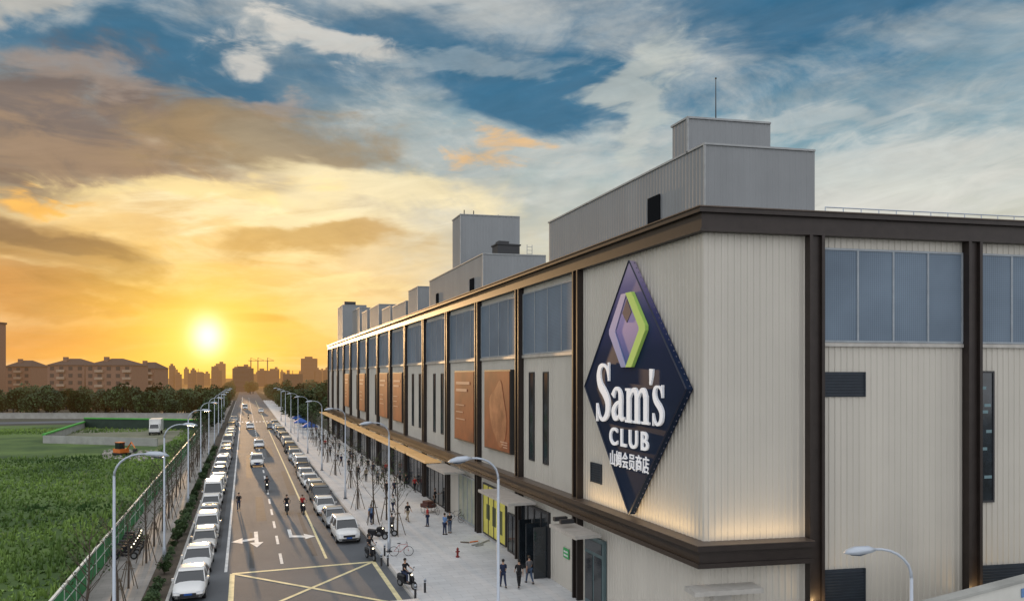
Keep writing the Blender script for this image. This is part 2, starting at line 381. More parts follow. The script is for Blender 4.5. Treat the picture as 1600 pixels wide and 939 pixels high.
for k in range(6): b.tube([(24.6,63.6,23.4+k*.32),(25.1,63.6,23.4+k*.32)],.02,4)
part(b,'ladder',capm)
for x,y in ((21,72),(22,72),(25,73)):
    b=MB(); b.tube([(x,y,29.2),(x,y,29.9)],.05,5); part(b,'roof_vent',darkm)
b=MB(); b.box(20.2,22.6,161,164,28.3,29.1); part(b,'roof_hatch',darkm)
b=MB()
for z in (20.35,20.55): b.tube([FP('R',6,-.4,z),FP('R',TE,-.4,z)],.03,5)
t=6
while t<TE: b.tube([FP('R',t,-.4,20.1),FP('R',t,-.4,20.56)],.03,4); t+=.9
part(b,'roof_railing',metalw)
# ---------------------------------------------------------------- diamond sign
SX,SY=17.98,32.4
sg=thing('diamond_sign','giant dark blue diamond shop sign with white lettering on the ribbed corner wall','sign',(SX,SY,12.45))
so=(SX,SY,12.45)
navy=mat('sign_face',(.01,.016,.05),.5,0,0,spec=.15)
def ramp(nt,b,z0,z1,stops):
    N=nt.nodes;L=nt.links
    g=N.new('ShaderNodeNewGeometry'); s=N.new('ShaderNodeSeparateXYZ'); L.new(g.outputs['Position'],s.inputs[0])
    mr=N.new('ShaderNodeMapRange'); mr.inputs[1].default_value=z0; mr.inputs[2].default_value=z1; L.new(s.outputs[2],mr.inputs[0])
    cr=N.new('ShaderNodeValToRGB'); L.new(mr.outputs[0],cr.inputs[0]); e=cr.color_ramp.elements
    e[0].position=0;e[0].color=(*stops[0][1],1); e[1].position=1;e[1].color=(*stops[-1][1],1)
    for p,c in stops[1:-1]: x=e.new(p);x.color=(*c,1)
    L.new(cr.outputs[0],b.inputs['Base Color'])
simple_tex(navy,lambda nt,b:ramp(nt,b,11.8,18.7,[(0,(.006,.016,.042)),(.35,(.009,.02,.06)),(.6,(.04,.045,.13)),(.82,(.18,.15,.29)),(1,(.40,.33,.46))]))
HW,HH=5.05,6.3; zc=12.45
dia=[(SX,SY,zc+HH),(SX,SY-HW,zc),(SX,SY,zc-HH),(SX,SY+HW,zc)]
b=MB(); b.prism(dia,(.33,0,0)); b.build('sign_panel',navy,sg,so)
b=MB()
dv=[(SX-.02,SY,zc+HH),(SX-.02,SY-HW,zc),(SX-.02,SY,zc-HH),(SX-.02,SY+HW,zc)]
for i in range(4):
    p=Vector(dv[i]);q=Vector(dv[(i+1)%4]); b.tube([p,q],.045,4)
b.build('sign_edge',mat('sign_edge',(.012,.016,.035),.5,0,0),sg,so)
bb_=MB(); bb_.box(-.02,.02,-.03,.03,-.03,.03); bulbme=bb_.mesh('bulb',bulbm)
for i in (0,1,2,3):
    p=Vector(dia[i])+Vector((.22,0,0));q=Vector(dia[(i+1)%4])+Vector((.22,0,0))
    for k in range(24):
        c=p.lerp(q,(k+.5)/24); o=bpy.data.objects.new('bulb',bulbme); COL.objects.link(o); o.parent=sg; o.location=c-Vector(so)
def SP(s,z,o): return (SX-o,SY-s,z)
def sprism(b,poly,o0,o1): b.prism([SP(s,z,o0) for s,z in poly],(-(o1-o0),0,0))
white=mat('sign_white',(.86,.87,.9),.5,0,0,emit=(.9,.93,1),es=.10)
ez=15.3; EK=.92
def esc(p): return [(s*EK,ez+(z-ez)*EK) for s,z in p]
eg=mat('emblem_green',(.36,.54,.12),.5,0,0,emit=(.4,.8,.15),es=.06); eb=mat('emblem_blue',(.18,.28,.55),.5,0,0); ed=mat('emblem_dark',(.010,.014,.06),.5,0,0)
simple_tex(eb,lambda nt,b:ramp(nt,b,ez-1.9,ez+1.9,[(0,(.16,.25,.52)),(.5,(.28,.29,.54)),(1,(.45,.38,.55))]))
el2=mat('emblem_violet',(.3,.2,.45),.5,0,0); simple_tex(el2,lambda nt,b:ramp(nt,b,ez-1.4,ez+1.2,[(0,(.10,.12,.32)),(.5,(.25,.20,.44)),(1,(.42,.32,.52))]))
b=MB(); sprism(b,esc([(-.05,ez+2.0),(.6,ez+2.0),(2.05,ez+.12),(2.05,ez-.12),(.6,ez-2.0),(-.05,ez-2.0),(1.38,ez-.08),(1.38,ez+.08)]),.02,.20); b.build('emblem_chevron',eg,sg,so)
b=MB(); sprism(b,esc([(-.1,ez+2.0),(-.7,ez+2.0),(-2.1,ez+.12),(-2.1,ez-.12),(-.7,ez-2.0),(-.1,ez-2.0),(-1.35,ez-.08),(-1.35,ez+.08)]),.02,.12); b.build('emblem_chevron',eb,sg,so)
b=MB(); sprism(b,esc([(-.05,ez+1.88),(-1.3,ez),(-.05,ez-1.88),(1.3,ez)]),.02,.09); b.build('emblem_center',el2,sg,so)
b=MB(); sprism(b,esc([(-.05,ez+1.7),(.45,ez+.95),(-.05,ez+.4),(-.55,ez+.95)]),.09,.12); b.build('emblem_tip',ed,sg,so)
LAY=[0]; WF=.80
def stroke(b,pts,ws,x0,y0,k=1,step=6):
    n=len(pts); out=[]
    for i in range(n-1):
        p=[pts[max(i-1,0)],pts[i],pts[i+1],pts[min(i+2,n-1)]]
        for j in range(step if i<n-2 else step+1):
            t=j/step
            c=[.5*((2*p[1][a])+(-p[0][a]+p[2][a])*t+(2*p[0][a]-5*p[1][a]+4*p[2][a]-p[3][a])*t*t+(-p[0][a]+3*p[1][a]-3*p[2][a]+p[3][a])*t**3) for a in (0,1)]
            out.append((c[0],c[1],(ws[i]+(ws[i+1]-ws[i])*t)*WF))
    L=[];Rr=[]
    for i,(x,y,w) in enumerate(out):
        a=out[max(i-1,0)];c=out[min(i+1,len(out)-1)]
        dx,dy=c[0]-a[0],c[1]-a[1]; l=math.hypot(dx,dy) or 1; nx,ny=-dy/l*w/2,dx/l*w/2
        L.append((x0+(x+nx)*k,y0+(y+ny)*k)); Rr.append((x0+(x-nx)*k,y0+(y-ny)*k))
    LAY[0]+=1; o0=.03;o1=.13+.002*(LAY[0]%9)
    vs=[SP(s,z,o1) for s,z in L]+[SP(s,z,o1) for s,z in Rr]+[SP(s,z,o0) for s,z in L]+[SP(s,z,o0) for s,z in Rr]
    m=len(L);fs=[]
    for i in range(m-1):
        fs+=[(i,i+1,m+i+1,m+i),(2*m+i,3*m+i,3*m+i+1,2*m+i+1),(i,2*m+i,2*m+i+1,i+1),(m+i,m+i+1,3*m+i+1,3*m+i)]
    fs+=[(0,m,3*m,2*m),(m-1,3*m-1,4*m-1,2*m-1)]
    b.add(vs,fs)
def bar(b,x,y,w,h,x0,y0,k=1):
    LAY[0]+=1; sprism(b,[(x0+x*k,y0+y*k),(x0+(x+w)*k,y0+y*k),(x0+(x+w)*k,y0+(y+h)*k),(x0+x*k,y0+(y+h)*k)],.03,.13+.002*(LAY[0]%9))
def let_S(b,x0,y0,k=1):
    stroke(b,[(1.5,2.25),(1.32,2.72),(.95,2.92),(.55,2.78),(.42,2.32),(.62,1.85),(1.1,1.45),(1.42,1.0),(1.35,.42),(.92,.1),(.5,.25),(.24,.85)],[.12,.16,.2,.4,.56,.6,.62,.6,.5,.26,.18,.14],x0,y0,k)
    bar(b,1.46,2.1,.12,.95,x0,y0,k); bar(b,.15,-.02,.12,.95,x0,y0,k)
def let_a(b,x0,y0,k=1):
    stroke(b,[(.28,1.3),(.55,1.66),(.9,1.66),(1.12,1.3),(1.12,.4),(1.27,.14),(1.52,.2)],[.46,.22,.24,.46,.46,.3,.14],x0,y0,k)
    stroke(b,[(1.1,1.03),(.7,.9),(.36,.55),(.46,.2),(.78,.16),(1.1,.45)],[.18,.28,.46,.4,.24,.14],x0,y0,k)
def let_m(b,x0,y0,k=1):
    for x in (.35,1.18,2.01):
        bar(b,x-.18,.05,.36,1.35,x0,y0,k); bar(b,x-.33,0,.66,.13,x0,y0,k)
    bar(b,.02,1.60,.5,.13,x0,y0,k); bar(b,.17,1.38,.36,.3,x0,y0,k)
    for x in (.5,1.33): stroke(b,[(x,1.25),(x+.22,1.6),(x+.52,1.62),(x+.68,1.3)],[.1,.24,.36,.45],x0,y0,k)
for fn,x,y,k,nm in ((let_S,-3.55,10.62,1.02,'S'),(let_a,-1.8,10.72,.98,'a'),(let_m,-.2,10.72,.98,'m'),(let_S,2.32,10.72,.62,'s')):
    b=MB(); fn(b,x,y,k); b.build('letter',white,sg,so)
b=MB(); stroke(b,[(2.3,13.35),(2.28,13.05),(2.2,12.6)],[.42,.36,.12],0,0); b.build('apostrophe',white,sg,so)
def text(body,h,x,z,width,parent,m,off,o=.3,bold=.02,sp=1.12):
    cu=bpy.data.curves.new('t','FONT'); cu.body=body; cu.size=1; cu.extrude=.0; cu.offset=bold; cu.space_character=sp
    ob=bpy.data.objects.new('t',cu); COL.objects.link(ob)
    dg=bpy.context.evaluated_depsgraph_get(); me=bpy.data.meshes.new_from_object(ob.evaluated_get(dg)); bpy.data.objects.remove(ob)
    vs=[v.co.copy() for v in me.vertices]; fs=[tuple(p.vertices) for p in me.polygons]
    if not vs: return None
    x0=min(v.x for v in vs);x1=max(v.x for v in vs);y0=min(v.y for v in vs);y1=max(v.y for v in vs)
    kx=width/(x1-x0); ky=h/(y1-y0); cnt={}
    for f in fs:
        for i in range(len(f)):
            e=tuple(sorted((f[i],f[(i+1)%len(f)]))); cnt[e]=cnt.get(e,0)+1
    A=[SP(x+(v.x-x0)*kx,z+(v.y-y0)*ky,o) for v in vs]; B=[SP(x+(v.x-x0)*kx,z+(v.y-y0)*ky,.01) for v in vs]
    b=MB(); n=len(vs); b.add(A+B,fs+[(e[0],e[1],e[1]+n,e[0]+n) for e,c in cnt.items() if c==1])
    return b.build('lettering',m,parent,off)
text('CLUB',.92,-1.95,9.46,3.9,sg,white,so,.10,.018,1.35)
text('山姆会员商店',.82,-1.95,8.38,3.9,sg,white,so,.06,.006)
# poster boards
pm1=mat('poster_copper',(.13,.034,.016),.6,0,0,.28,col2=(.29,.075,.026),spec=.2); pedge=mat('poster_edge',(.03,.028,.027),.5)
pw=mat('poster_print',(.45,.26,.18),.6,0,0); pg=mat('poster_pale_shape',(.15,.045,.02),.6,0,0,.45,col2=(.42,.17,.08),spec=.2)  # second material: paler copper print of the poster picture
for i,(y0,y1,lb) in enumerate([(49.9,56.0,'copper poster board with a pale rounded shape, nearest board to the diamond sign'),(58.75,64.9,'copper poster board with white print lines, second board from the diamond sign'),(88.7,94.6,'tall orange poster board, third from the diamond sign, half way down the facade'),(98.3,104.6,'tall orange poster board, fourth from the diamond sign'),(118,124,'thin sliver of an orange poster board, fifth from the diamond sign'),(137,143,'farthest orange poster board near the end of the facade')]):
    t=thing('poster_board',lb,'billboard',(18,y0,7.35),group='poster boards on the store facade'); of=(18,y0,7.35)
    b=MB(); b.box(18.0,18.33,y0,y1,7.35,13.5); b.build('frame',pedge,t,of)
    b=MB(); b.box(17.97,17.998,y0+.12,y1-.12,7.47,13.38); b.build('poster',pm1,t,of)
    b=MB()
    if i==0:
        ring_=[(17.962,52.6+1.9*math.cos(a)*(1+.2*math.sin(2*a)),10.2+2.3*math.sin(a)*(1+.2*math.cos(3*a))) for a in [6.2832*k/26 for k in range(26)]]
        b.prism(ring_,(.004,0,0)); b.build('poster_picture',pg,t,of); b=MB()
        for k in range(3): b.box(17.955,17.96,50.4,52-.3*k,8.1-.18*k,8.18-.18*k)
    else:
        for k,(w,h) in enumerate([(4.2,.24),(3.4,.24),(0,0),(2.6,.09),(2.2,.09),(2.8,.09)]):
            if w: b.box(17.955,17.966,y1-.7-w,y1-.7,12.3-k*.62,12.3-k*.62+h)
    b.build('poster_print',pw,t,of)
p1=Vector(G(1405,956,4.7));p2=Vector(G(1700,878,5.1))
t=thing('ramp_wall','pale concrete ramp parapet at the bottom right corner of the picture','wall',(p1.x,p1.y,0)); of=(p1.x,p1.y,0)
n=(p2-p1).normalized(); n=Vector((-n.y,n.x))*.3
b=MB(); q=[p1,p2,p2+n,p1+n]; b.hexa([(a.x,a.y,0) for a in q],[(p1.x,p1.y,4.6),(p2.x,p2.y,5.0),(q[2].x,q[2].y,5.0),(q[3].x,q[3].y,4.6)]); b.build('wall',whitew,t,of)
b=MB(); m=n*.25; q=[p1-m,p2-m,p2+n+m,p1+n+m]; b.hexa([(a.x,a.y,z) for a,z in zip(q,(4.603,5.003,5.003,4.603))],[(a.x,a.y,z) for a,z in zip(q,(4.72,5.12,5.12,4.72))]); b.build('coping',concm,t,of)
b=MB(); u=(p2-p1).normalized()
c=p1+u*((p2-p1).length*.60)-n*.1
b.hexa([(a.x,a.y,4.25) for a in (c,c+u*.5,c+u*.5+n*.05,c+n*.05)],[(a.x,a.y,4.6) for a in (c,c+u*.5,c+u*.5+n*.05,c+n*.05)]); b.build('plate',cloth['blue'],t,of)
# ---------------------------------------------------------------- copies
def dup(root,loc,rz,label=None,group=None,mats=None,scale=1):
    r=root.copy(); COL.objects.link(r); r.location=loc; r.rotation_euler=(0,0,rz); r.scale=(scale,)*3
    if label:r['label']=label
    if group:r['group']=group
    for ch in root.children:
        c=ch.copy(); COL.objects.link(c); c.parent=r
        if mats and ch.name.split('.')[0] in mats:
            c.material_slots[0].link='OBJECT'; c.material_slots[0].material=mats[ch.name.split('.')[0]]
        for g in ch.children:
            d=g.copy(); COL.objects.link(d); d.parent=c
    return r
PROTO=[]
def proto(name,cat):
    t=thing(name,'x',cat); PROTO.append(t); return t
ORD=['nearest','second','third','fourth','fifth','sixth','seventh','eighth','ninth','tenth','eleventh','twelfth','thirteenth','fourteenth','fifteenth','sixteenth','seventeenth','eighteenth']
# ---------------------------------------------------------------- cars
def car_bits(kind):
    if kind=='sedan': Ln,W,H=4.65,1.8,1.46; pr=[(0,.5),(.015,.64),(.08,.76),(.27,.93),(.5,.96),(.85,1.0),(.97,.98),(1,.7)]; cb=(.25,.92);cr=(.42,.76)
    elif kind=='suv': Ln,W,H=4.6,1.86,1.70; pr=[(0,.6),(.015,.8),(.08,.95),(.25,1.06),(.6,1.08),(.97,1.1),(1,.8)]; cb=(.23,.985);cr=(.37,.93)
    elif kind=='hatch': Ln,W,H=4.05,1.7,1.52; pr=[(0,.52),(.015,.68),(.08,.82),(.24,.98),(.5,1.0),(.85,1.02),(.98,1.0),(1,.75)]; cb=(.22,.97);cr=(.38,.86)
    else: Ln,W,H=5.2,1.9,2.1; pr=[(0,.6),(.015,.85),(.06,1.02),(.17,1.18),(.6,1.22),(.98,1.22),(1,1.0)]; cb=(.13,.99);cr=(.27,.975)
    out=[]
    def zt(t):
        for (a,za),(c,zc_) in zip(pr,pr[1:]):
            if a<=t<=c: return za+(zc_-za)*(t-a)/(c-a)
        return pr[-1][1]
    b=MB(); rings=[]
    for t in sorted(set([p[0] for p in pr]+[.04,.15,.35,.65,.78,.92,.985])):
        z=zt(t); w=W/2*min(1,.80+.2*math.sqrt(min(t,1-t)/.13)); y=-Ln/2+t*Ln; zb=.24 if .02<t<.98 else .32
        rings.append([(x*w,y,zz) for x,zz in ((-.86,zb),(-1,zb+.15),(-1,z-.22),(-.93,z-.05),(-.6,z),(0,z+.02),(.6,z),(.93,z-.05),(1,z-.22),(1,zb+.15),(.86,zb))])
    b.loft(rings)
    yb=[-Ln/2+Ln*t for t in cb]; yr=[-Ln/2+Ln*t for t in cr]; wb,wr=W*.475,W*.39
    zb0,zb1=zt(cb[0])-.03,zt(cb[1])-.03
    def rr(z,e,k=1): return [(-wr*k-e,yr[0]-e,z),(-wr*k*.8,yr[0]-e*1.8,z),(wr*k*.8,yr[0]-e*1.8,z),(wr*k+e,yr[0]-e,z),(wr*k+e,yr[1]+e,z),(-wr*k-e,yr[1]+e,z)]
    b.loft([rr(H-.09,.03),rr(H-.045,.02),rr(H,-.10)])
    for sx in (-1,1):
        b.tube([(sx*wb*.98,yb[0],zb0),(sx*wr,yr[0],H-.07)],.04,5); b.tube([(sx*wb*.98,yb[1],zb1),(sx*wr,yr[1],H-.07)],.05 if kind=='sedan' else .09,5)
        ym=(yr[0]+yr[1])/2; b.tube([(sx*wb,ym+.05,zt(.5)-.03),(sx*wr*1.02,ym,H-.07)],.035,5)
    out.append(('body','P',b,None))
    b=MB(); b.loft([[(-wb,yb[0],zb0),(wb,yb[0],zb0),(wb,yb[1],zb1),(-wb,yb[1],zb1)],[(-wr,yr[0],H-.08),(wr,yr[0],H-.08),(wr,yr[1],H-.08),(-wr,yr[1],H-.08)]])
    out.append(('window',carglass,b,None))
    for sx in (-1,1):
        for t in (.175,.80):
            y=-Ln/2+Ln*t; x0=sx*(W/2-.2);x1=sx*(W/2+.012)
            b=MB(); b.tube([(x0,y,.33),(x1-sx*.03,y,.33),(x1,y,.33)],[.33,.33,.29],14); out.append(('wheel',blackm,b,None))
            b=MB(); b.tube([(x1,y,.33),(x1+sx*.012,y,.33)],[.21,.17],10); out.append(('rim',rimm,b,len(out)-1))
        b=MB(); y=-Ln/2; z=zt(.03); w=W/2
        b.hexa([(sx*w*.5,y-.0,z-.2),(sx*w*.86,y+.06,z-.2),(sx*w*.93,y+.45,z-.12),(sx*w*.55,y+.3,z-.2)],[(sx*w*.5,y+.02,z-.05),(sx*w*.88,y+.1,z-.04),(sx*w*.945,y+.45,z-.02),(sx*w*.55,y+.3,z+.0)]); out.append(('headlight',headm,b,None))
        b=MB(); z=zt(.97); y=Ln/2; b.box(min(sx*w*.6,sx*w*.92),max(sx*w*.6,sx*w*.92),y-.2,y+.012,z-.28,z-.1); out.append(('taillight',tailm,b,None))
        b=MB(); y=yb[0]+.32; b.box(min(sx*w*.98,sx*w*1.14),max(sx*w*.98,sx*w*1.14),y,y+.14,zt(.3)+.02,zt(.3)+.16); out.append(('mirror','P',b,None))
    y=-Ln/2; b=MB(); z=zt(.02); b.box(-W*.24,W*.24,y-.02,y+.1,z-.26,z-.1); b.box(-W*.3,W*.3,y-.025,y+.1,.3,.42); out.append(('grille',darkm,b,None))
    b=MB(); b.box(-.22,.22,y-.035,y-.021,.44,.55); out.append(('number_plate',platem,b,None))
    return out
def proto_car(kind):
    t=proto('parked_car','car'); objs=[]
    bits=car_bits(kind)
    for nm,m,b,pi in bits:
        o=b.build(nm,paints[0] if m=='P' else m,objs[pi] if pi is not None else t,(0,0,0),nm in('body','wheel')); objs.append(o)
    far={}
    for pi,pm in enumerate(paints):
        j=MB(); ms=[]
        for nm,m,b,_ in bits:
            mm=pm if m=='P' else m
            if mm not in ms: ms.append(mm)
            j.mi=ms.index(mm); j.add(b.v,b.f)
        far[pi]=j.mesh('car_mesh',ms)
    return t,far
CARS={k:proto_car(k) for k in ('sedan','suv','hatch','van')}
PN=['white','silver','black','grey','cream white','red']
KN={'sedan':'saloon car','suv':'sport utility car','van':'minivan','hatch':'small hatchback car'}
def car(x,y,rz,kind,pi,label,group,near=True,name='parked_car'):
    pr,far=CARS[kind]
    if near:
        o=dup(pr,(x,y,.005),rz,label,group,{'body':paints[pi],'mirror':paints[pi]})
    else:
        o=bpy.data.objects.new(name,far[pi]); COL.objects.link(o); o.location=(x,y,.005); o.rotation_euler=(0,0,rz); tag(o,label,'car',group)
    o.name=name; return o
y=48.4;i=0
KL_=['sedan','sedan','hatch','suv','sedan','hatch','van','suv','sedan','hatch','sedan','suv']
while y<212:
    k='van' if i in (6,17) else (KL_[i] if i<12 else rnd.choice(['sedan','suv','hatch','sedan'])); pi=([0,0,4,0,1,0,0,4,0,3,0,1][i] if i<12 else rnd.choice([0,0,0,1,4,0,3,2]))
    near=y<118
    lb=f'{PN[pi]} {KN[k]} in the left kerb row, {ORD[i]} from the camera' if i<len(ORD) and near else 'small pale parked car far down the left kerb row'
    car(-2.85+rnd.uniform(-.22,.22),y,rnd.uniform(-.035,.035),k,pi,lb,'cars parked along the left kerb',near)
    y+=5.5+rnd.uniform(0,.7)+(.5 if k=='van' else 0); i+=1
y=60.2;i=0
while y<205:
    k='suv' if i==0 else rnd.choice(['sedan','suv','hatch','sedan']); pi=[0,1,0,3,4,0,0,2][i] if i<8 else rnd.choice([0,0,1,3,4,0,2])
    near=y<118
    lb=f'{PN[pi]} {KN[k]} in the right kerb row, {ORD[i]} from the camera' if i<len(ORD) and near else 'small parked car far down the right kerb row'
    car(7.4+rnd.uniform(-.2,.2),y,rnd.uniform(-.04,.04),k,pi,lb,'cars parked along the right kerb',near)
    y+=5.6+rnd.uniform(0,.7); i+=1
car(7.8,36.6,0,'sedan',0,'white car roof just showing at the bottom edge below the yellow box','cars on the right',True)
for px,py,k,pi,lb in [(402,730,'suv',0,'white sport utility car driving toward the camera mid road, nearest moving car'),(405,701,'sedan',0,'white saloon driving up behind the nearest moving car'),(391,671,'sedan',0,'white car driving far up the street in the left lane'),(366,659,'sedan',1,'silver car far up the street beside the left kerb row'),(424,671,'sedan',3,'grey car far up the street by the yellow line'),(440,681,'suv',2,'dark sport utility car far up by the right kerb row'),(383,640,'van',0,'white van at the far crossing of the street'),(408,645,'sedan',0,'pale car in the distance at the far crossing')]:
    x,y=G(px,py); o=car(x,y+2.3,0,k,pi,lb,None,py>690,'moving_car')
# ---------------------------------------------------------------- people
def skin(vs,es,rs,sub=1):
    me=bpy.data.meshes.new('t'); me.from_pydata(vs,es,[]); o=bpy.data.objects.new('t',me); COL.objects.link(o)
    o.modifiers.new('s','SKIN'); sv=me.skin_vertices[0].data
    for i,r in enumerate(rs): sv[i].radius=r if hasattr(r,'__len__') else (r,r)
    sv[0].use_root=True
    m=o.modifiers.new('u','SUBSURF'); m.levels=sub
    dg=bpy.context.evaluated_depsgraph_get(); r=bpy.data.meshes.new_from_object(o.evaluated_get(dg)); bpy.data.objects.remove(o)
    b=MB(); b.add([v.co for v in r.vertices],[tuple(p.vertices) for p in r.polygons]); return b
def person_proto(tl,tr,kl,kr,al,ar,el,er,lean=0,spread=.0):
    t=proto('person','person')
    dv=lambda a,s=0:Vector((s,-math.sin(R(a)),-math.cos(R(a))))
    hip={};kn={};an={}
    for s,th,k in ((-1,tl,kl),(1,tr,kr)):
        hip[s]=Vector((s*.09,0,-.03)); kn[s]=hip[s]+dv(th,s*spread)*.43; an[s]=kn[s]+dv(th-k)*.41
    h=-min(an[-1].z,an[1].z)+.08
    up=lambda z:Vector((0,-math.sin(R(lean))*z,math.cos(R(lean))*z))
    O=Vector((0,0,h)); sp=[O+up(z) for z in (0,.16,.34,.48,.55,.62,.71,.79)]
    sh={s:O+up(.45)+Vector((s*.18,0,0)) for s in (-1,1)}
    el_={};wr={};ha={}
    for s,a,e in ((-1,al,el),(1,ar,er)):
        el_[s]=sh[s]+dv(a,s*.12)*.28; wr[s]=el_[s]+dv(a+e,s*.03)*.25; ha[s]=wr[s]+dv(a+e)*.08
    for dct in (hip,kn,an):
        for s in dct: dct[s]=dct[s]+O
    toe={s:an[s]+Vector((0,-.13,-.045)) for s in (-1,1)}
    vs=sp+[sh[-1],el_[-1],wr[-1],ha[-1],sh[1],el_[1],wr[1],ha[1],hip[-1],kn[-1],an[-1],toe[-1],hip[1],kn[1],an[1],toe[1]]
    es=[(i,i+1) for i in range(7)]+[(3,8),(8,9),(9,10),(10,11),(3,12),(12,13),(13,14),(14,15),(0,16),(16,17),(17,18),(18,19),(0,20),(20,21),(21,22),(22,23)]
    rs=[(.13,.10),(.115,.085),(.14,.10),(.09,.07),.05,.065,.092,.06]+[.05,.038,.027,.03]*2+[.075,.052,.036,.03]*2
    b=skin(vs,es,rs)
    for s in (-1,1):
        for k in range(5):
            p=ha[s]+Vector((0,(k-2)*.018,0)); d=(ha[s]-wr[s]).normalized()
            if k==0: b.tube([wr[s]+d*.03,wr[s]+d*.05+Vector((-s*.03,-.03,0)),wr[s]+d*.08+Vector((-s*.04,-.045,0))],[.011,.010,.008],5)
            else: b.tube([p,p+d*(.035+.006*(k%3)),p+d*(.06+.006*(k%3))+Vector((-s*.015,0,0))],[.010,.009,.007],5)
    hd=sp[6]; b.tube([hd+Vector((0,-.085,0)),hd+Vector((0,-.115,-.02)),hd+Vector((0,-.09,-.035))],[.012,.015,.01],5)
    b.build('body',skinm,t,smooth=True)
    b=skin([sp[0]-Vector((0,0,.03)),sp[1],sp[2],sp[3]-Vector((0,0,.01)),sh[-1],el_[-1].lerp(sh[-1],.1),sh[1],el_[1].lerp(sh[1],.1)],[(0,1),(1,2),(2,3),(3,4),(4,5),(3,6),(6,7)],[(.16,.125),(.14,.11),(.165,.125),(.09,.085),.068,.058,.068,.058]); b.build('shirt',cloth['black'],t,smooth=True)
    b=skin([sp[0],hip[-1],kn[-1],an[-1],hip[1],kn[1],an[1]],[(0,1),(1,2),(2,3),(0,4),(4,5),(5,6)],[(.15,.12),.095,.07,.055,.095,.07,.055]); b.build('trousers',cloth['navy'],t,smooth=True)
    b=MB(); b.ball(hd+Vector((0,.025,.03)),(.098,.105,.10)); b.build('hair',hairm,t,smooth=True)
    for s in (-1,1):
        b=MB(); a=an[s]; b.loft([[(a.x-.045,a.y+.06,a.z-.08),(a.x+.045,a.y+.06,a.z-.08),(a.x+.04,a.y+.05,a.z+.0),(a.x-.04,a.y+.05,a.z+.0)],[(a.x-.05,a.y-.08,a.z-.08),(a.x+.05,a.y-.08,a.z-.08),(a.x+.035,a.y-.07,a.z-.01),(a.x-.035,a.y-.07,a.z-.01)],[(a.x-.035,a.y-.2,a.z-.08),(a.x+.035,a.y-.2,a.z-.08),(a.x+.025,a.y-.19,a.z-.05),(a.x-.025,a.y-.19,a.z-.05)]]); b.build('shoe',darkm,t)
    return t
walk=person_proto(24,-20,8,22,-22,24,18,25); walk2=person_proto(-16,20,24,5,20,-18,22,15); stand=person_proto(3,-3,0,4,4,10,12,70); stand2=person_proto(0,4,2,6,-5,35,10,60,4)
ride=person_proto(78,78,80,80,48,48,22,22,6,.10)
def pers(px,py,pr,rz,sh,tr,lb,z=.12,grp=None,hair=None):
    x,y=G(px,py,z); return dup(pr,(x,y,z),R(rz),lb,grp,{'shirt':cloth[sh],'trousers':cloth[tr]})
for a in [(786,917,walk2,175,'navy','navy','person in dark clothes walking at left of the trio near the entrance'),(811,917,walk,170,'black','black','person in black walking in the middle of the trio near the entrance'),(827,911,walk2,185,'grey','jeans','person in grey top walking at right of the trio near the entrance'),
 (695,835,stand,120,'blue','navy','person in pale blue top standing on the pavement left of a pair'),(703,832,stand2,-40,'black','jeans','person in black facing the one in pale blue on the pavement'),
 (637,814,walk,20,'black','beige','person in dark shirt and pale trousers walking on pavement between the young trees'),(616,774,walk2,10,'navy','black','person walking on pavement behind the young trees, right one of a couple'),(604,775,walk,5,'black','black','person walking on pavement behind the young trees, left one of a couple'),
 (668,822,stand,-90,'red','navy','person in red top by the cargo tricycle'),(679,790,stand2,60,'black','black','person in black waiting by the shopfronts'),(580,818,walk,10,'blue','navy','person in blue walking beside the parked cars near a tree'),(572,752,walk2,170,'beige','black','person in beige walking away far along the pavement'),
 (740,810,stand,30,'white','jeans','person in white top by the yellow shopfront'),(612,834,walk2,190,'grey','black','person in grey walking beside the tree nearest the camera'),(614,800,walk,200,'white','navy','person in white shirt walking past the staked trees'),(648,768,walk,15,'red','black','person in red top walking beside the shopfronts under the lit canopy')]:
    pers(*a)
pers(373,797,walk,0,'black','navy','person in black walking down the left lane line of the road',.005)
for k in range(26):
    px,py=[(528,720),(533,728),(516,712),(545,735),(560,748),(540,712),(520,700),(512,696),(505,690),(498,684),(551,722),(565,728),(590,757),(603,742),(625,755),(634,762),(575,735),(583,742),(508,700),(523,690),(515,683),(530,704),(547,718),(502,694),(494,678),(598,751)][k]
    pers(px,py,rnd.choice([walk,walk2,stand]),rnd.choice([0,180,20,160]),rnd.choice(['black','navy','white','grey','red']),'black','small distant pedestrian on the crowded right pavement',.12,'pedestrians far down the right pavement')
def wheel(b,y,r=.26,w=.05): b.tube([(-w,y,r),(-w*.6,y,r),(w*.6,y,r),(w,y,r)],[r*.85,r,r,r*.85],14)
scp=proto('scooter','scooter')
for y in (-.62,.62):
    b=MB(); wheel(b,y); w_=b.build('wheel',blackm,scp); b=MB(); b.tube([(-.055,y,.26),(.055,y,.26)],.15,10); b.build('hub',rimm,w_)
b=MB(); b.loft([[(-.1,-.35,.28),(.1,-.35,.28),(.1,-.35,.36),(-.1,-.35,.36)],[(-.14,.1,.26),(.14,.1,.26),(.14,.1,.38),(-.14,.1,.38)],[(-.15,.2,.3),(.15,.2,.3),(.13,.2,.68),(-.13,.2,.68)],[(-.12,.8,.5),(.12,.8,.5),(.1,.8,.72),(-.1,.8,.72)]]); b.loft([[(-.18,-.42,.3),(.18,-.42,.3),(.15,-.36,.3),(-.15,-.36,.3)],[(-.2,-.46,.6),(.2,-.46,.6),(.16,-.38,.6),(-.16,-.38,.6)],[(-.1,-.36,.98),(.1,-.36,.98),(.1,-.28,.98),(-.1,-.28,.98)]]); b.build('body',cloth['black'],scp)
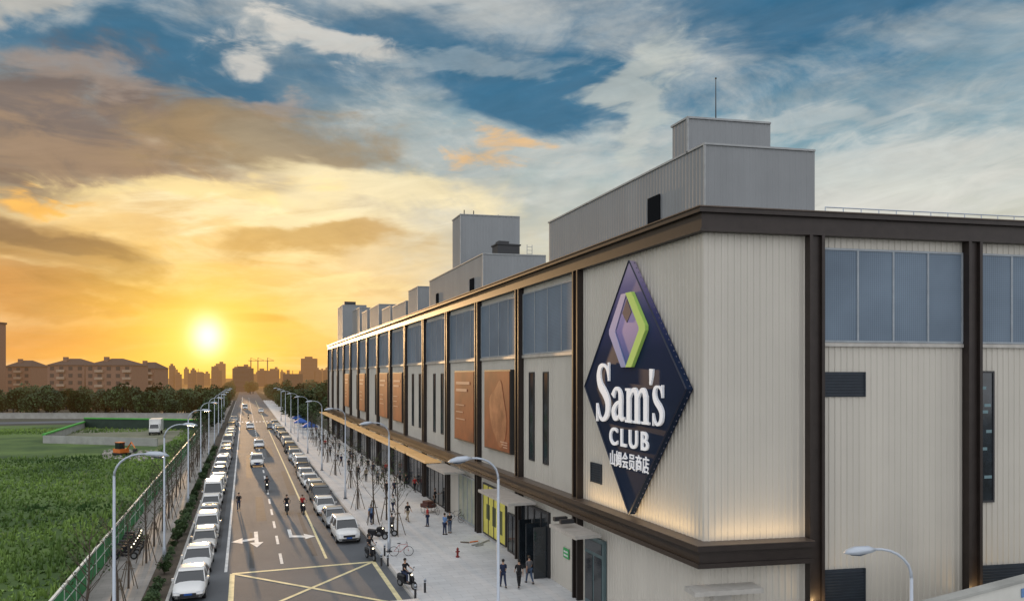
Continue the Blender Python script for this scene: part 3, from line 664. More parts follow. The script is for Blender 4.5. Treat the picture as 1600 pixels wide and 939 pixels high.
b=MB(); b.loft([[(-.13,.12,.68),(.13,.12,.68),(.1,.14,.76),(-.1,.14,.76)],[(-.13,.78,.72),(.13,.78,.72),(.1,.76,.8),(-.1,.76,.8)]]); b.build('seat',darkm,scp)
b=MB(); b.tube([(0,-.62,.26),(0,-.5,.6),(0,-.34,1.0)],.03); b.tube([(-.33,-.2,1.05),(-.1,-.32,1.02),(.1,-.32,1.02),(.33,-.2,1.05)],.02); 
for s in (-1,1): b.tube([(s*.25,-.25,1.05),(s*.3,-.28,1.22)],.01,4); b.ball((s*.31,-.28,1.25),(.06,.015,.04),6,4)
b.build('handlebar',darkm,scp)
b=MB(); b.ball((0,-.43,.88),(.08,.05,.06),8,4); b.build('headlight',headon,scp)
def scooter(px,py,rz,lb,rider=None,z=.005):
    x,y=G(px,py,z); dup(scp,(x,y,z),R(rz),lb,'scooters')
    if rider:
        o=dup(ride,(x,y,z),R(rz),rider[0],None,{'shirt':cloth[rider[1]],'trousers':cloth[rider[2]]})
        c,s=math.cos(R(rz)),math.sin(R(rz)); o.location=(x-s*.25,y+c*.25,z+.36)
scooter(448,802,0,'black scooter ridden down the road, left one of a pair',('person riding the left scooter of the pair, dark jacket','black','navy'))
scooter(473,802,5,'black scooter ridden by the yellow line, right one of a pair',('person riding the right scooter of the pair, maroon top','red','black'))
scooter(417,768,0,'dark scooter on the dashed centre line ahead of the white car',('person in black riding on the dashed centre line','black','black'))
scooter(636,918,30,'black scooter ridden at the kerb by the yellow box',('person in black riding at the kerb by the yellow box','black','navy'),.12)
scooter(579,874,15,'scooter waiting beside the nearest right parked car',('person in dark clothes on the scooter beside the nearest right parked car','black','grey'))
scooter(590,842,60,'empty scooter parked on the kerb between two young trees',None,.12)
scooter(604,838,80,'empty scooter parked beside a tree stake frame',None,.12)
scooter(388,655,0,'scooter far up the road',('person on the scooter far up the road','grey','black'))
for k in range(7):
    o=dup(scp,(-7.9+rnd.uniform(-.1,.1),58+k*1.0,.12),R(80+rnd.uniform(-10,10)),'parked scooter in the row on the left pavement by the fence','scooters parked on the left pavement')
def ring(b,y,r=.34,x=0,n=16):
    b.tube([(x,y+r*math.cos(6.2832*k/n),r+r*math.sin(6.2832*k/n)) for k in range(n+1)],.02,5)
x,y=G(627,868,.12); t=thing('bicycle','bicycle standing on the pavement beside the kerb bollards','bicycle',(x,y,.12),R(75))
for yy in (-.52,.52): b=MB(); ring(b,yy); b.build('wheel',blackm,t)
b=MB(); b.tube([(0,-.52,.34),(0,-.42,.85),(0,.15,.8),(0,.05,.3),(0,-.42,.75)],.02,5); b.tube([(0,.05,.3),(0,.52,.34),(0,.15,.8)],.018,5); b.build('frame',cloth['red'],t)
b=MB(); b.tube([(-.28,-.32,.98),(0,-.42,.95),(.28,-.32,.98)],.016,5); b.tube([(0,-.42,.85),(0,-.42,.95)],.016,5); b.build('handlebar',darkm,t)
b=MB(); b.ball((0,.17,.9),(.08,.14,.04)); b.build('seat',darkm,t)
rust=mat('rusty_box',(.10,.04,.03),.8)
x,y=G(676,802,.12); t=thing('cargo_tricycle','cargo tricycle with rusty box parked on the pavement by the shopfronts','tricycle',(x,y,.12),R(20))
b=MB(); b.box(-.5,.5,.2,1.35,.5,.85); b.box(-.35,.35,.35,1.2,.853,1.1); b.build('cargo_box',rust,t)
for p in ((-.56,.8),(.56,.8)): b=MB(); ring(b,p[1],.33,p[0]); b.build('wheel',blackm,t)
b=MB(); ring(b,-.8,.33); b.build('wheel',blackm,t)
b=MB(); b.tube([(0,-.8,.33),(0,-.65,.9),(0,0,.55),(0,.2,.5)],.03,5); b.tube([(-.3,-.5,1.0),(0,-.65,.95),(.3,-.5,1.0)],.02,5); b.build('frame',darkm,t)
b=MB(); b.ball((0,-.05,.85),(.1,.15,.05)); b.build('seat',darkm,t)
for k,(px,py) in enumerate([(713,812),(728,815)]):
    x,y=G(px,py,.12); t=thing('bicycle','bicycle leaning by the yellow shopfront, '+['left','right'][k]+' one','bicycle',(x,y,.12),R(60+50*k))
    for yy in (-.52,.52): b=MB(); ring(b,yy); b.build('wheel',blackm,t)
    b=MB(); b.tube([(0,-.52,.34),(0,-.42,.85),(0,.15,.8),(0,.05,.3),(0,-.42,.75)],.02,5); b.tube([(0,.05,.3),(0,.52,.34),(0,.15,.8)],.018,5); b.build('frame',darkm,t)
    b=MB(); b.tube([(-.28,-.32,.98),(0,-.42,.95),(.28,-.32,.98)],.016,5); b.build('handlebar',darkm,t)
hydm=mat('hydrant_red',(.20,.02,.015),.5,0,0)
x,y=G(715,870,.12); t=thing('fire_hydrant','short red fire hydrant standing alone on the open pavement','hydrant',(x,y,.12))
b=MB(); b.tube([(0,0,0),(0,0,.08),(0,0,.09),(0,0,.55)],[.14,.14,.08,.08],10); b.build('barrel',hydm,t)
b=MB(); b.ball((0,0,.57),(.1,.1,.09)); b.tube([(0,0,.62),(0,0,.7)],.03); b.build('cap',hydm,t)
b=MB(); b.tube([(-.15,0,.4),(.15,0,.4)],.045,8); b.tube([(0,-.15,.38),(0,0,.38)],.05,8); b.build('nozzle',hydm,t)
bp=proto('bollard','bollard')
b=MB(); b.tube([(0,0,0),(0,0,.75)],.07,8); b.build('post',darkm,bp); b=MB(); b.ball((0,0,.77),.08); b.tube([(0,0,.6),(0,0,.66)],.078,8); b.build('cap',metalw,bp)
for k,(px,py) in enumerate([(596,884),(606,884),(664,925),(601,868),(649,935)]):
    x,y=G(px,py,.12); dup(bp,(x,y,.12),0,'short black bollard near the kerb beside the yellow box','bollards by the kerb')
x,y=G(760,850,.12); t=thing('material_pile','low scatter of boards and tools on the pavement before the yellow shopfront','pile',(x,y,.12))
for k in range(7):
    b=MB(); cx,cy=rnd.uniform(-1.6,1.6),rnd.uniform(-1,1); a=rnd.random()*3; b.tube([(cx,cy,.06),(cx+math.cos(a)*.7,cy+math.sin(a)*.7,.08)],.05,4); b.build('board',rnd.choice([stakem,orange,concm,concm]),t)
# ---------------------------------------------------------------- street lamps
def lamp_proto(name):
    t=proto(name,'street lamp')
    b=MB(); b.tube([(0,0,0),(0,0,.9),(0,0,.95),(0,0,8.6)],[.13,.12,.08,.055],10); b.build('pole',metalw,t,smooth=True)
    b=MB(); b.tube([(0,0,8.55)]+[(1.05*(1-math.cos(R(a))),0,8.6+.9*math.sin(R(a))) for a in (10,25,40,55,70,85)]+[(1.25,0,9.49)],[.055,.052,.05,.048,.045,.042,.04,.04],8); b.build('arm',metalw,t,smooth=True)
    b=MB(); b.loft([[(x-.45,w*c,z+h*s) for c,s in ((1,0),(.7,.8),(0,1),(-.7,.8),(-1,0))] for x,w,z,h in ((1.6,.06,9.47,.06),(1.85,.2,9.42,.19),(2.25,.25,9.38,.21),(2.5,.18,9.36,.14),(2.62,.05,9.36,.04))]); hd=b.build('lamp_head',metalw,t,smooth=True)
    b=MB(); b.loft([[(x-.45,w*c,z-.03-h*s) for c,s in ((1,0),(.7,.7),(0,1),(-.7,.7),(-1,0))] for x,w,z,h in ((1.9,.12,9.42,.03),(2.15,.18,9.39,.08),(2.4,.12,9.37,.04))]); b.build('lens',lensm,hd,smooth=True)
    b=MB(); b.box(-.2,.2,-.2,.2,0,.04); b.build('base_plate',darkm,t)
    return t
LP=lamp_proto('street_lamp')
for k,yy in enumerate((35.8,57,80.5,103,126,149,172,195,218)):
    dup(LP,(-5.3,yy,.11),0,f'grey curved street lamp on the left verge, {ORD[k]} from the camera','street lamps')
for k,yy in enumerate((29.2,54,79,104,128,152,176,200,224)):
    dup(LP,(10.0,yy,.12),math.pi,f'grey curved street lamp on the right pavement, {ORD[k]} from the camera','street lamps')
x,y=P(1424,20.4); o=dup(LP,(x,y,.05),R(180-20),'big near street lamp head rising at the bottom right corner','street lamps',scale=.86)
# ---------------------------------------------------------------- young trees
def bare_proto(seed,H=6.5):
    r=random.Random(seed); t=proto('young_tree','tree')
    b=MB(); top=Vector((r.uniform(-.2,.2),r.uniform(-.2,.2),H*.8)); pts=[Vector((0,0,0)),Vector((.03,0,H*.3)),top*.6+Vector((.05,.05,H*.06)),top]; b.tube(pts,[.08,.065,.045,.02],7); b.build('trunk',barkm,t)
    b=MB(); lv=MB()
    for k in range(19):
        z=H*(.33+.5*k/19); a=r.random()*6.28; L=(1.0+r.random()*.9)*(1.15-z/H*.7); p=Vector((top.x*z/H,top.y*z/H,z)); q=p+Vector((math.cos(a)*L*.45,math.sin(a)*L*.45,L*.5)); e=q+Vector((math.cos(a)*L*.3,math.sin(a)*L*.3,L*.55))
        b.tube([p,q,e],[.022,.014,.006],4)
        for j in range(3):
            a2=a+r.uniform(-1.2,1.2); s=q.lerp(e,r.random()); g=s+Vector((math.cos(a2)*.4,math.sin(a2)*.4,.4)); b.tube([s,g],[.01,.005],3)
            for m in range(2):
                c=s.lerp(g,r.random())+Vector((r.uniform(-.1,.1),)*3); u=Vector((r.uniform(-1,1),r.uniform(-1,1),r.uniform(-1,1))).normalized()*.07; w=u.orthogonal().normalized()*.05; lv.quad(c-u,c+w,c+u,c-w)
    b.build('branches',barkm,t); lv.build('leaves',leafs,t)
    return t
def stakes(t):
    b=MB()
    for k in range(4):
        a=k*1.571+.5; b.tube([(math.cos(a)*.7,math.sin(a)*.7,0),(math.cos(a)*.12,math.sin(a)*.12,2.0)],.032,5)
    b.tube([(-.2,-.2,1.9),(.2,.2,1.9)],.03,4); b.tube([(-.3,.3,1.4),(.3,-.3,1.4)],.025,4); b.build('support_stakes',stakem,t)
BT=[bare_proto(s) for s in (1,2,3)]
for t in BT: stakes(t)
k=0
for px,py in [(621,836),(604,812),(583,818),(559,795),(548,762),(524,742),(512,722),(505,712),(500,704),(494,697),(489,691),(486,686)]:
    x,y=G(px,py,.12); dup(BT[k%3],(x,y,.12),rnd.random()*6,f'bare young tree with wooden stakes on the right pavement, {ORD[k]} from the camera','young staked trees',scale=rnd.uniform(.85,1.05)); k+=1
y=38;k=0
while y<150:
    lb=f'thin bare young tree on the left verge, {ORD[k]} from the camera' if k<18 else 'thin bare young tree far down the left verge'
    dup(BT[k%3],(-6.6+rnd.uniform(-.3,.3),y,.12),rnd.random()*6,lb,'young trees on the left pavement',scale=rnd.uniform(.8,1.05)); y+=rnd.uniform(5.0,6.6); k+=1
# ---------------------------------------------------------------- leafy things
def crown(b,c,rad,n,ls,r,m=12):
    bl=[]
    for i in range(m):
        u=Vector((r.gauss(0,1),r.gauss(0,1),r.gauss(0,1))).normalized()*r.uniform(.2,.75)
        bl.append((Vector((c[0]+u.x*rad[0],c[1]+u.y*rad[1],c[2]+u.z*rad[2])),r.uniform(.3,.5)))
    for i in range(n):
        p0,k=bl[i%m]; u=Vector((r.gauss(0,1),r.gauss(0,1),r.gauss(0,1))).normalized(); s=r.uniform(.6,1.05)*k
        p=p0+Vector((u.x*rad[0]*s,u.y*rad[1]*s,u.z*rad[2]*s)); a=Vector((r.gauss(0,1),r.gauss(0,1),r.gauss(0,1))).normalized(); w=a.orthogonal().normalized(); q=ls*r.uniform(.6,1.3)
        b.quad(p-a*q,p-w*q*.6,p+a*q,p+w*q*.6)
shp=[]
for s in (1,2,3):
    r=random.Random(s+40); t=proto('shrub','shrub'); b=MB(); crown(b,(0,0,.55),(.62,.75,.55),420,.09,r,9); b.build('foliage',leafs,t)
    b=MB(); b.tube([(0,0,0),(.02,0,.5)],[.05,.03],5); b.tube([(0,0,.1),(.2,.1,.6)],.02,4); b.build('stem',barkm,t); shp.append(t)
y=41;k=0
while y<140:
    dup(shp[k%3],(-4.95+rnd.uniform(-.12,.12),y,.1),rnd.random()*6,'dark green clipped shrub in the planting strip by the left kerb','shrubs along the left kerb',scale=rnd.uniform(.6,1.05)); y+=rnd.uniform(1.8,3.0); k+=1
trp=[]
for s in (1,2,3,4):
    r=random.Random(s+80); t=proto('leafy_tree','tree'); H=r.uniform(9,12)
    b=MB(); b.tube([(0,0,0),(.1,0,H*.3),(0,.1,H*.6)],[.3,.22,.1],7)
    for a in range(5): b.tube([(.05,0,H*.25),(math.cos(a*1.3)*1.6,math.sin(a*1.3)*1.6,H*.6)],[.12,.04],5)
    b.build('trunk',barkm,t); b=MB(); crown(b,(0,0,H*.52),(H*.42,H*.42,H*.46),1300,.5,r,18); b.build('crown',leafm,t); trp.append(t)
def tree(x,y,lb,g,sc_=1): dup(rnd.choice(trp),(x,y,-.02),rnd.random()*6,lb,g,scale=sc_)
for k in range(84):
    px=-45+k*4.7+rnd.uniform(-3,3); D=rnd.uniform(236,300); x,y=P(px,D)
    if px<345: tree(x,y,'dark leafy tree in the belt between the field and the flats','trees beyond the field',rnd.uniform(.7,.98))
for yy in range(186,520,9):
    tree(-8.5+rnd.uniform(-1,1),yy+rnd.uniform(-2,2) if yy>228 else yy,'leafy street tree at the far left side of the road','far street trees on the left',rnd.uniform(.6,.8))
    tree(15+rnd.uniform(-1,1),yy+rnd.uniform(-2,2),'leafy street tree beyond the store on the right of the road','far street trees on the right',rnd.uniform(.65,.9))
for k in range(34): tree(rnd.uniform(20,75),rnd.uniform(190,420),'leafy tree in the grove beyond the far end of the store','trees beyond the store',rnd.uniform(.8,1.15))
for k in range(9): tree(rnd.uniform(-14,20),rnd.uniform(560,640),'hazy tree closing the far end of the street','trees at the end of the street',rnd.uniform(.8,1))
# ---------------------------------------------------------------- fence, walls in the field
t=thing('mesh_fence','long green mesh fence with a white top rail between the field and the left pavement','fence',(-9.05,30,0)); of=(-9.05,30,0)
for a in range(30,222,24):
    b=MB(); y=a+.05
    while y<a+24: b.box(-9.06,-9.035,y,y+.085,.08,1.78); y+=.15
    b.build('fence_panel',fgreen,t,of)
    b=MB(); y=a
    while y<a+24: b.box(-9.1,-9.0,y-.04,y+.04,0,1.95); y+=3
    b.build('fence_post',fwhite,t,of)
b=MB(); b.box(-9.12,-8.98,30,222,1.8,1.92); b.box(-9.09,-9.01,30,222,.95,1.0); b.build('top_rail',fwhite,t,of)
def wallseg(b,p,q,z0,z1,w=.25):
    p=Vector(p);q=Vector(q);n=(q-p).normalized();n=Vector((-n.y,n.x))*w/2; c=[p-n,q-n,q+n,p+n]
    b.hexa([(a.x,a.y,z0) for a in c],[(a.x,a.y,z1) for a in c])
qa,qb,qc,qd=G(68,692),G(246,697),G(312,672),G(132,669)
t=thing('compound_wall','low grey concrete wall enclosing a bare plot in the field','wall',(*qa,0)); of=(*qa,0)
b=MB(); wallseg(b,qa,qb,0,1.5); wallseg(b,qd,qa,0,1.5); b.build('wall',concm,t,of)
b=MB(); wallseg(b,qd,qc,0,2.4); b.build('screen_panel',mat('screen_dark',(.03,.05,.035),.8,0,.2,.4),t,of)
b=MB(); wallseg(b,qd,qc,2.41,2.7,.6); wallseg(b,qa,qd,1.51,1.8,.6); b.build('green_capping',mat('capping_green',(.07,.36,.05),.6,hzy=True),t,of)
b=MB(); b.quad((*qa,.03),(*qb,.03),(*qc,.03),(*qd,.03)); tag(b.build('bare_plot_ground',mat('plot_earth',(.13,.14,.08),.95,0,0,.15,col2=(.20,.19,.14),hzy=True)),kind='structure')
a_,c_=P(-150,228),P(300,224)
t=thing('boundary_wall','long pale boundary wall at the far edge of the field','wall',(*a_,0)); of=(*a_,0)
b=MB(); wallseg(b,a_,c_,0,1.7,.3); b.build('wall',concm,t,of); b=MB(); wallseg(b,a_,c_,1.703,1.85,.45); b.build('coping',concm,t,of)
x,y=G(241,680); t=thing('box_truck','white box truck parked facing the camera at the far end of the plot','truck',(x,y,0))
b=MB(); b.box(-1.2,1.2,1.6,7,.9,3.5); b.build('cargo_box',paints[0],t)
b=MB(); b.loft([[(-1.05,-.1,.6),(1.05,-.1,.6),(1.05,1.5,.6),(-1.05,1.5,.6)],[(-1.05,-.1,1.5),(1.05,-.1,1.5),(1.05,1.5,1.5),(-1.05,1.5,1.5)],[(-.95,.25,2.5),(.95,.25,2.5),(.95,1.5,2.5),(-.95,1.5,2.5)]]); b.build('cab',paints[0],t)
b=MB(); b.quad((-.9,-.11,1.55),(.9,-.11,1.55),(.82,.2,2.4),(-.82,.2,2.4)); b.build('windscreen',carglass,t)
for sx in (-1,1):
    for yy in (.6,5.4): b=MB(); b.tube([(sx*.8,yy,.45),(sx*1.1,yy,.45)],.45,12); b.build('wheel',blackm,t)
    b=MB(); b.box(sx*.8-.15,sx*.8+.15,-.13,-.1,.85,1.05); b.build('headlight',headm,t)
b=MB(); b.box(-1.1,1.1,-.2,-.1,.5,.75); b.build('bumper',darkm,t)
x,y=G(190,712); t=thing('mini_excavator','small orange excavator working among rubble beside the fence','excavator',(x,y,0),R(40))
b=MB(); b.box(-.9,-.5,-1.1,1.1,0,.5); b.box(.5,.9,-1.1,1.1,0,.5); b.build('track',blackm,t)
b=MB(); b.box(-.8,.8,-.8,1.1,.55,1.2); b.build('engine_housing',orange,t)
b=MB(); b.box(-.8,.1,-.7,.5,1.2,2.2); b.build('cab',carglass,t); b=MB(); b.box(-.85,.15,-.75,.55,2.2,2.3); b.build('cab_roof',orange,t)
b=MB(); b.tube([(.4,-.7,1.0),(.4,-2.0,2.3),(.4,-3.0,1.4)],[.16,.13,.1],4); b.build('boom',orange,t)
b=MB(); b.loft([[(.15,-2.8,1.3),(.65,-2.8,1.3),(.65,-3.2,1.3),(.15,-3.2,1.3)],[(.15,-2.7,.7),(.65,-2.7,.7),(.65,-3.3,.9),(.15,-3.3,.9)]]); b.build('bucket',darkm,t)
b=MB()
for k in range(380):
    px,py=rnd.uniform(160,258),rnd.gauss(712,4); x,y=G(px,max(704,min(722,py))); s=rnd.uniform(.08,.42); b.ball((x,y,s*.2),(s,s*.8,s*.6),5,3)
tag(b.build('rubble',mat('rubble',(.30,.28,.25),.95,0,.4,.8)),'heap of pale rubble strewn beside the small excavator','rubble',kind='stuff')
tp=proto('canopy_tent','tent')
b=MB(); b.loft([[(-1.5,-1.5,2.3),(1.5,-1.5,2.3),(1.5,1.5,2.3),(-1.5,1.5,2.3)],[(-1.5,-1.5,2.55),(1.5,-1.5,2.55),(1.5,1.5,2.55),(-1.5,1.5,2.55)],[(-.1,-.1,3.4),(.1,-.1,3.4),(.1,.1,3.4),(-.1,.1,3.4)]]); b.build('tent_roof',bluet,tp)
for sx in (-1.4,1.4):
    for sy in (-1.4,1.4): b=MB(); b.tube([(sx,sy,0),(sx,sy,2.35)],.04,5); b.build('leg',metalw,tp)
for px,py in [(470,676),(484,684),(478,671),(466,668)]:
    x,y=G(px,py,.12); dup(tp,(x,y,.12),0,'blue pointed canopy tent on the far right pavement','blue canopy tents')
# ---------------------------------------------------------------- flats and skyline
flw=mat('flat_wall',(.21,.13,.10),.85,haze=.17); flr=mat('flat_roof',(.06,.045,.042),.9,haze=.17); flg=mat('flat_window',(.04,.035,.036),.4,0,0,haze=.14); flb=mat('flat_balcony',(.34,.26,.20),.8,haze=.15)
wme=MB(); wme.box(-.8,.8,-.06,.06,0,1.5); wme=wme.mesh('window',flg); bme=MB(); bme.box(-1.6,1.6,-.9,0,0,1.0); bme=bme.mesh('balcony',flb)
def flats(px0,px1,D,H,lb,hip=True,fl=6):
    x0,y0=P(px0,D); x1,y1=P(px1,D); w=(px1-px0)*D/1150; t=thing('apartment_block',lb,'building',((x0+x1)/2,(y0+y1)/2,0),-A0)
    b=MB(); b.box(-w/2,w/2,0,13,0,H); b.build('wall',flw,t)
    b=MB()
    n=max(1,round(w/14))
    if hip:
        for i in range(n):
            a=-w/2+w*i/n-.4;c=-w/2+w*(i+1)/n+.4; m=(a+c)/2
            b.loft([[(a,-.6,H+.01*i),(c,-.6,H+.01*i),(c,13.6,H+.01*i),(a,13.6,H+.01*i)],[(m-2,6,H+2.8),(m+2,6,H+2.8),(m+2,7,H+2.8),(m-2,7,H+2.8)]])
    else: b.box(-w/2-.3,w/2+.3,-.3,13.3,H,H+.8)
    r=b.build('roof',flr,t)
    b=MB(); b.box(-w*.2,-w*.2+1.5,3,4.5,H+1,H+3.4); b.build('chimney',flw,r)
    nc=max(2,int(w/3.6)); fh=H/fl
    for f in range(fl):
        for c in range(nc):
            if f*nc+c>95: break
            x=-w/2+w*(c+.5)/nc
            o=bpy.data.objects.new('window',wme); COL.objects.link(o); o.parent=t; o.location=(x,-.03,f*fh+.9)
            if c%3==1:
                o=bpy.data.objects.new('balcony',bme); COL.objects.link(o); o.parent=t; o.location=(x,-.02,f*fh+.1)
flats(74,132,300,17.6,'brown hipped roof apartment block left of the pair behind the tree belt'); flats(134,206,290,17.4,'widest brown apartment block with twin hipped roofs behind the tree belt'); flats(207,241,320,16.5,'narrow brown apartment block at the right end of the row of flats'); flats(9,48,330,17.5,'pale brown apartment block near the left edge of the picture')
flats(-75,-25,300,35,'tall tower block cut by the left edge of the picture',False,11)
sk=[mat('skyline_'+n,c,.9,haze=h) for n,c,h in (('near',(.10,.07,.06),.30),('mid',(.14,.09,.08),.46),('far',(.18,.12,.10),.62))]  # distance haze painted into each tier, stronger farther off
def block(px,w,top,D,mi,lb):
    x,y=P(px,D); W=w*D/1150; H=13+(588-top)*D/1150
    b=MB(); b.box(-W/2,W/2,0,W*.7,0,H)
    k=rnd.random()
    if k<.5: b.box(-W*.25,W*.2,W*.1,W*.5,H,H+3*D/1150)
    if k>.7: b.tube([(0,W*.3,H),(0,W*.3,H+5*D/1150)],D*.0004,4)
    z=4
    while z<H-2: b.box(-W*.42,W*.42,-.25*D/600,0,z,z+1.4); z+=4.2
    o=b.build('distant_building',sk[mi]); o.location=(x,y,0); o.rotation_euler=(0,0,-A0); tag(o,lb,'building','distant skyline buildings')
block(481,22,560,760,1,'square pale office block standing above the skyline right of the road'); block(377,26,575,620,0,'wide low block beside the end of the street')
block(345,10,568,900,2,'slim hazy block just right of the sun'); block(455,26,584,420,0,'low hall beyond the right street trees'); block(425,16,579,700,1,'hazy block above the street trees')
for k in range(84):
    px=rnd.uniform(225,520) if k<62 else rnd.uniform(-20,230); D=rnd.uniform(700,1500); side='left' if px<325 else 'right'
    block(px,rnd.uniform(4,14),(rnd.uniform(571,585) if 240<px<420 else rnd.uniform(576,586)),D,1 if D<1000 else 2,f'small hazy block in the distant skyline to the {side} of the sun')
for px in (392,403,418):
    x,y=P(px,900); H=13+(588-564)*900/1150; t=thing('tower_crane','thin hazy tower crane in the distant skyline','crane',(x,y,0),-A0,'distant tower cranes')
    b=MB(); b.box(-.5,.5,-.5,.5,0,H); b.build('mast',sk[1],t); b=MB(); b.box(-3,8,-.4,.4,H,H+.8); b.tube([(0,0,H),(0,0,H+4)],.4,4); b.tube([(0,0,H+4),(7,0,H+1)],.2,3); b.build('jib',sk[1],t)
for t in PROTO:
    for c in list(t.children):
        for g in list(c.children): bpy.data.objects.remove(g)
        bpy.data.objects.remove(c)
    bpy.data.objects.remove(t)
# ---------------------------------------------------------------- world
W=bpy.data.worlds.new('World'); sc.world=W; W.use_nodes=True; nt=W.node_tree; N=nt.nodes; L=nt.links
bg=N['Background']
def setin(n,i,v):
    if v is None: return
    if isinstance(v,(int,float)): n.inputs[i].default_value=v
    else: L.new(v,n.inputs[i])
def M(op,a,b=None,c=None):
    n=N.new('ShaderNodeMath'); n.operation=op; setin(n,0,a); setin(n,1,b); setin(n,2,c); return n.outputs[0]
def sm(x,a,b_,lo=0,hi=1):
    n=N.new('ShaderNodeMapRange'); n.interpolation_type='SMOOTHSTEP'; setin(n,0,x)
    for i,v in ((1,a),(2,b_),(3,lo),(4,hi)): n.inputs[i].default_value=v
    return n.outputs[0]
def mix(f,a,b_,mode='MIX'):
    n=N.new('ShaderNodeMix'); n.data_type='RGBA'; n.blend_type=mode; setin(n,0,f)
    for i,v in ((6,a),(7,b_)):
        if isinstance(v,tuple): n.inputs[i].default_value=(*v,1)
        else: L.new(v,n.inputs[i])
    return n.outputs[2]
tc=N.new('ShaderNodeTexCoord'); sx=N.new('ShaderNodeSeparateXYZ'); L.new(tc.outputs['Generated'],sx.inputs[0]); X,Y,Z=sx.outputs
A=M('MULTIPLY',M('ARCTAN2',X,Y),57.2958); E=M('MULTIPLY',M('ARCSINE',Z),57.2958)
def noise(vx,vy,vz,scale,detail,rough,dist=0):
    c=N.new('ShaderNodeCombineXYZ'); setin(c,0,vx); setin(c,1,vy); setin(c,2,vz)
    n=N.new('ShaderNodeTexNoise'); L.new(c.outputs[0],n.inputs['Vector']); n.inputs['Scale'].default_value=scale; n.inputs['Detail'].default_value=detail; n.inputs['Roughness'].default_value=rough; n.inputs['Distortion'].default_value=dist
    return n.outputs['Fac']
zz=M('ADD',M('MAXIMUM',Z,0),.16); cx=M('DIVIDE',X,zz); cy=M('DIVIDE',Y,zz)
n1=noise(cx,cy,3.1,1.15,10,.6,.5); n1b=noise(cx,cy,9.7,2.3,9,.62,.8)
Ax=M('MULTIPLY',A,.07); Ex=M('MULTIPLY',E,.17)
n2=noise(Ax,Ex,1.0,1,5,.55,.3); n3=noise(Ax,Ex,7.0,1,5,.55,.3)
nC=noise(M('MULTIPLY',A,.085),M('MULTIPLY',E,.24),4.0,1.1,11,.58,.7)
nD=noise(M('MULTIPLY',A,.16),M('MULTIPLY',E,.44),2.0,1.2,11,.6,.9)
nF=noise(M('MULTIPLY',M('ADD',A,M('MULTIPLY',E,.8)),.10),M('MULTIPLY',M('SUBTRACT',E,M('MULTIPLY',A,.18)),.75),5.0,1.3,9,.6,.5)
A2=M('ADD',A,M('MULTIPLY',M('SUBTRACT',n2,.5),22)); E2=M('ADD',E,M('MULTIPLY',M('SUBTRACT',n3,.5),10))
def ga(ca,ce,sa,se,a=None,e=None):
    a=a or A2;e=e or E2
    u=M('DIVIDE',M('SUBTRACT',a,ca),sa); v=M('DIVIDE',M('SUBTRACT',e,ce),se)
    return M('EXPONENT',M('MULTIPLY',M('ADD',M('MULTIPLY',u,u),M('MULTIPLY',v,v)),-1))
def cl(f,n,k=1.6,a=.22,b_=.80): return M('MULTIPLY',sm(M('ADD',f,M('MULTIPLY',M('SUBTRACT',n,.5),k)),a,b_),sm(f,.02,.2))
cr=N.new('ShaderNodeValToRGB'); L.new(M('DIVIDE',E2,30),cr.inputs[0]); el=cr.color_ramp.elements
el[0].position=0; el[0].color=(.84,.40,.13,1); el[1].position=1; el[1].color=(.022,.12,.235,1)
for p,c in ((.1,(.88,.58,.26)),(.25,(.80,.68,.44)),(.42,(.50,.55,.51)),(.56,(.20,.345,.42)),(.72,(.036,.165,.285))):
    x=el.new(p); x.color=(*c,1)
col=cr.outputs[0]
glow=ga(-3,7,17,9)
col=mix(M('MULTIPLY',glow,.8),col,(.96,.56,.12))
cm=sm(n1,.42,.64); lit=sm(glow,.12,.6)
col=mix(M('MULTIPLY',cm,.68),col,mix(lit,(.56,.56,.52),(1.0,.76,.36)))
wisp=M('MULTIPLY',sm(n1b,.44,.68),sm(E,3,10)); col=mix(M('MULTIPLY',wisp,.5),col,mix(lit,(.68,.67,.61),(1.0,.84,.48)))
def blob(f,k,c):
    global col
    col=mix(M('MINIMUM',M('MULTIPLY',f,k),1),col,c)
blob(cl(ga(22,20.5,10,3.4),nC),.93,(.030,.14,.25)); blob(cl(ga(-4,21.5,7,2.2),nC),.92,(.035,.14,.24)); blob(cl(ga(46,26,17,4.2),nC),.9,(.030,.135,.245)); blob(cl(ga(12,25,8,2),nC),.8,(.030,.135,.24))
blob(cl(ga(31,20,3,5.5),nD),.6,(.56,.58,.52)); blob(cl(ga(5,23.5,6,1.3),nD,1.9),.75,(.68,.64,.57)); blob(cl(ga(-14,24,5,1.2),nD),.8,(.5,.48,.43))
blob(cl(ga(48,14,15,3),nD),.5,(.70,.68,.62)); blob(cl(ga(2,20,4,1.0),nD),.5,(.48,.36,.28)); blob(cl(ga(40,18,12,1.2),nF,1.8),.4,(.6,.6,.56)); blob(cl(ga(18,23,12,1.0),nF,1.8),.35,(.45,.5,.5))
blob(cl(ga(-13,16,11,5),nC,1.5),.92,(.19,.14,.12)); blob(cl(ga(-9,15,10,3.6),nD,2.0,.35,1.0),.5,(.42,.27,.15)); blob(cl(ga(-11,20,7,1.2),nD,1.8),.5,(.40,.31,.25)); blob(cl(ga(-14,12,6,1.6),nD,1.6),.6,(.15,.10,.08))
blob(cl(ga(2,17,9,2.8),nC,1.8),.75,(.33,.23,.12)); blob(cl(ga(-13,8.3,10,3.0),nC,1.7),.75,(.33,.17,.055)); blob(cl(ga(-13,8.8,9,1.0),nD,1.6),.6,(.19,.11,.06)); blob(cl(ga(-12,5.2,9,.9),nC,1.4),.6,(.36,.16,.04))
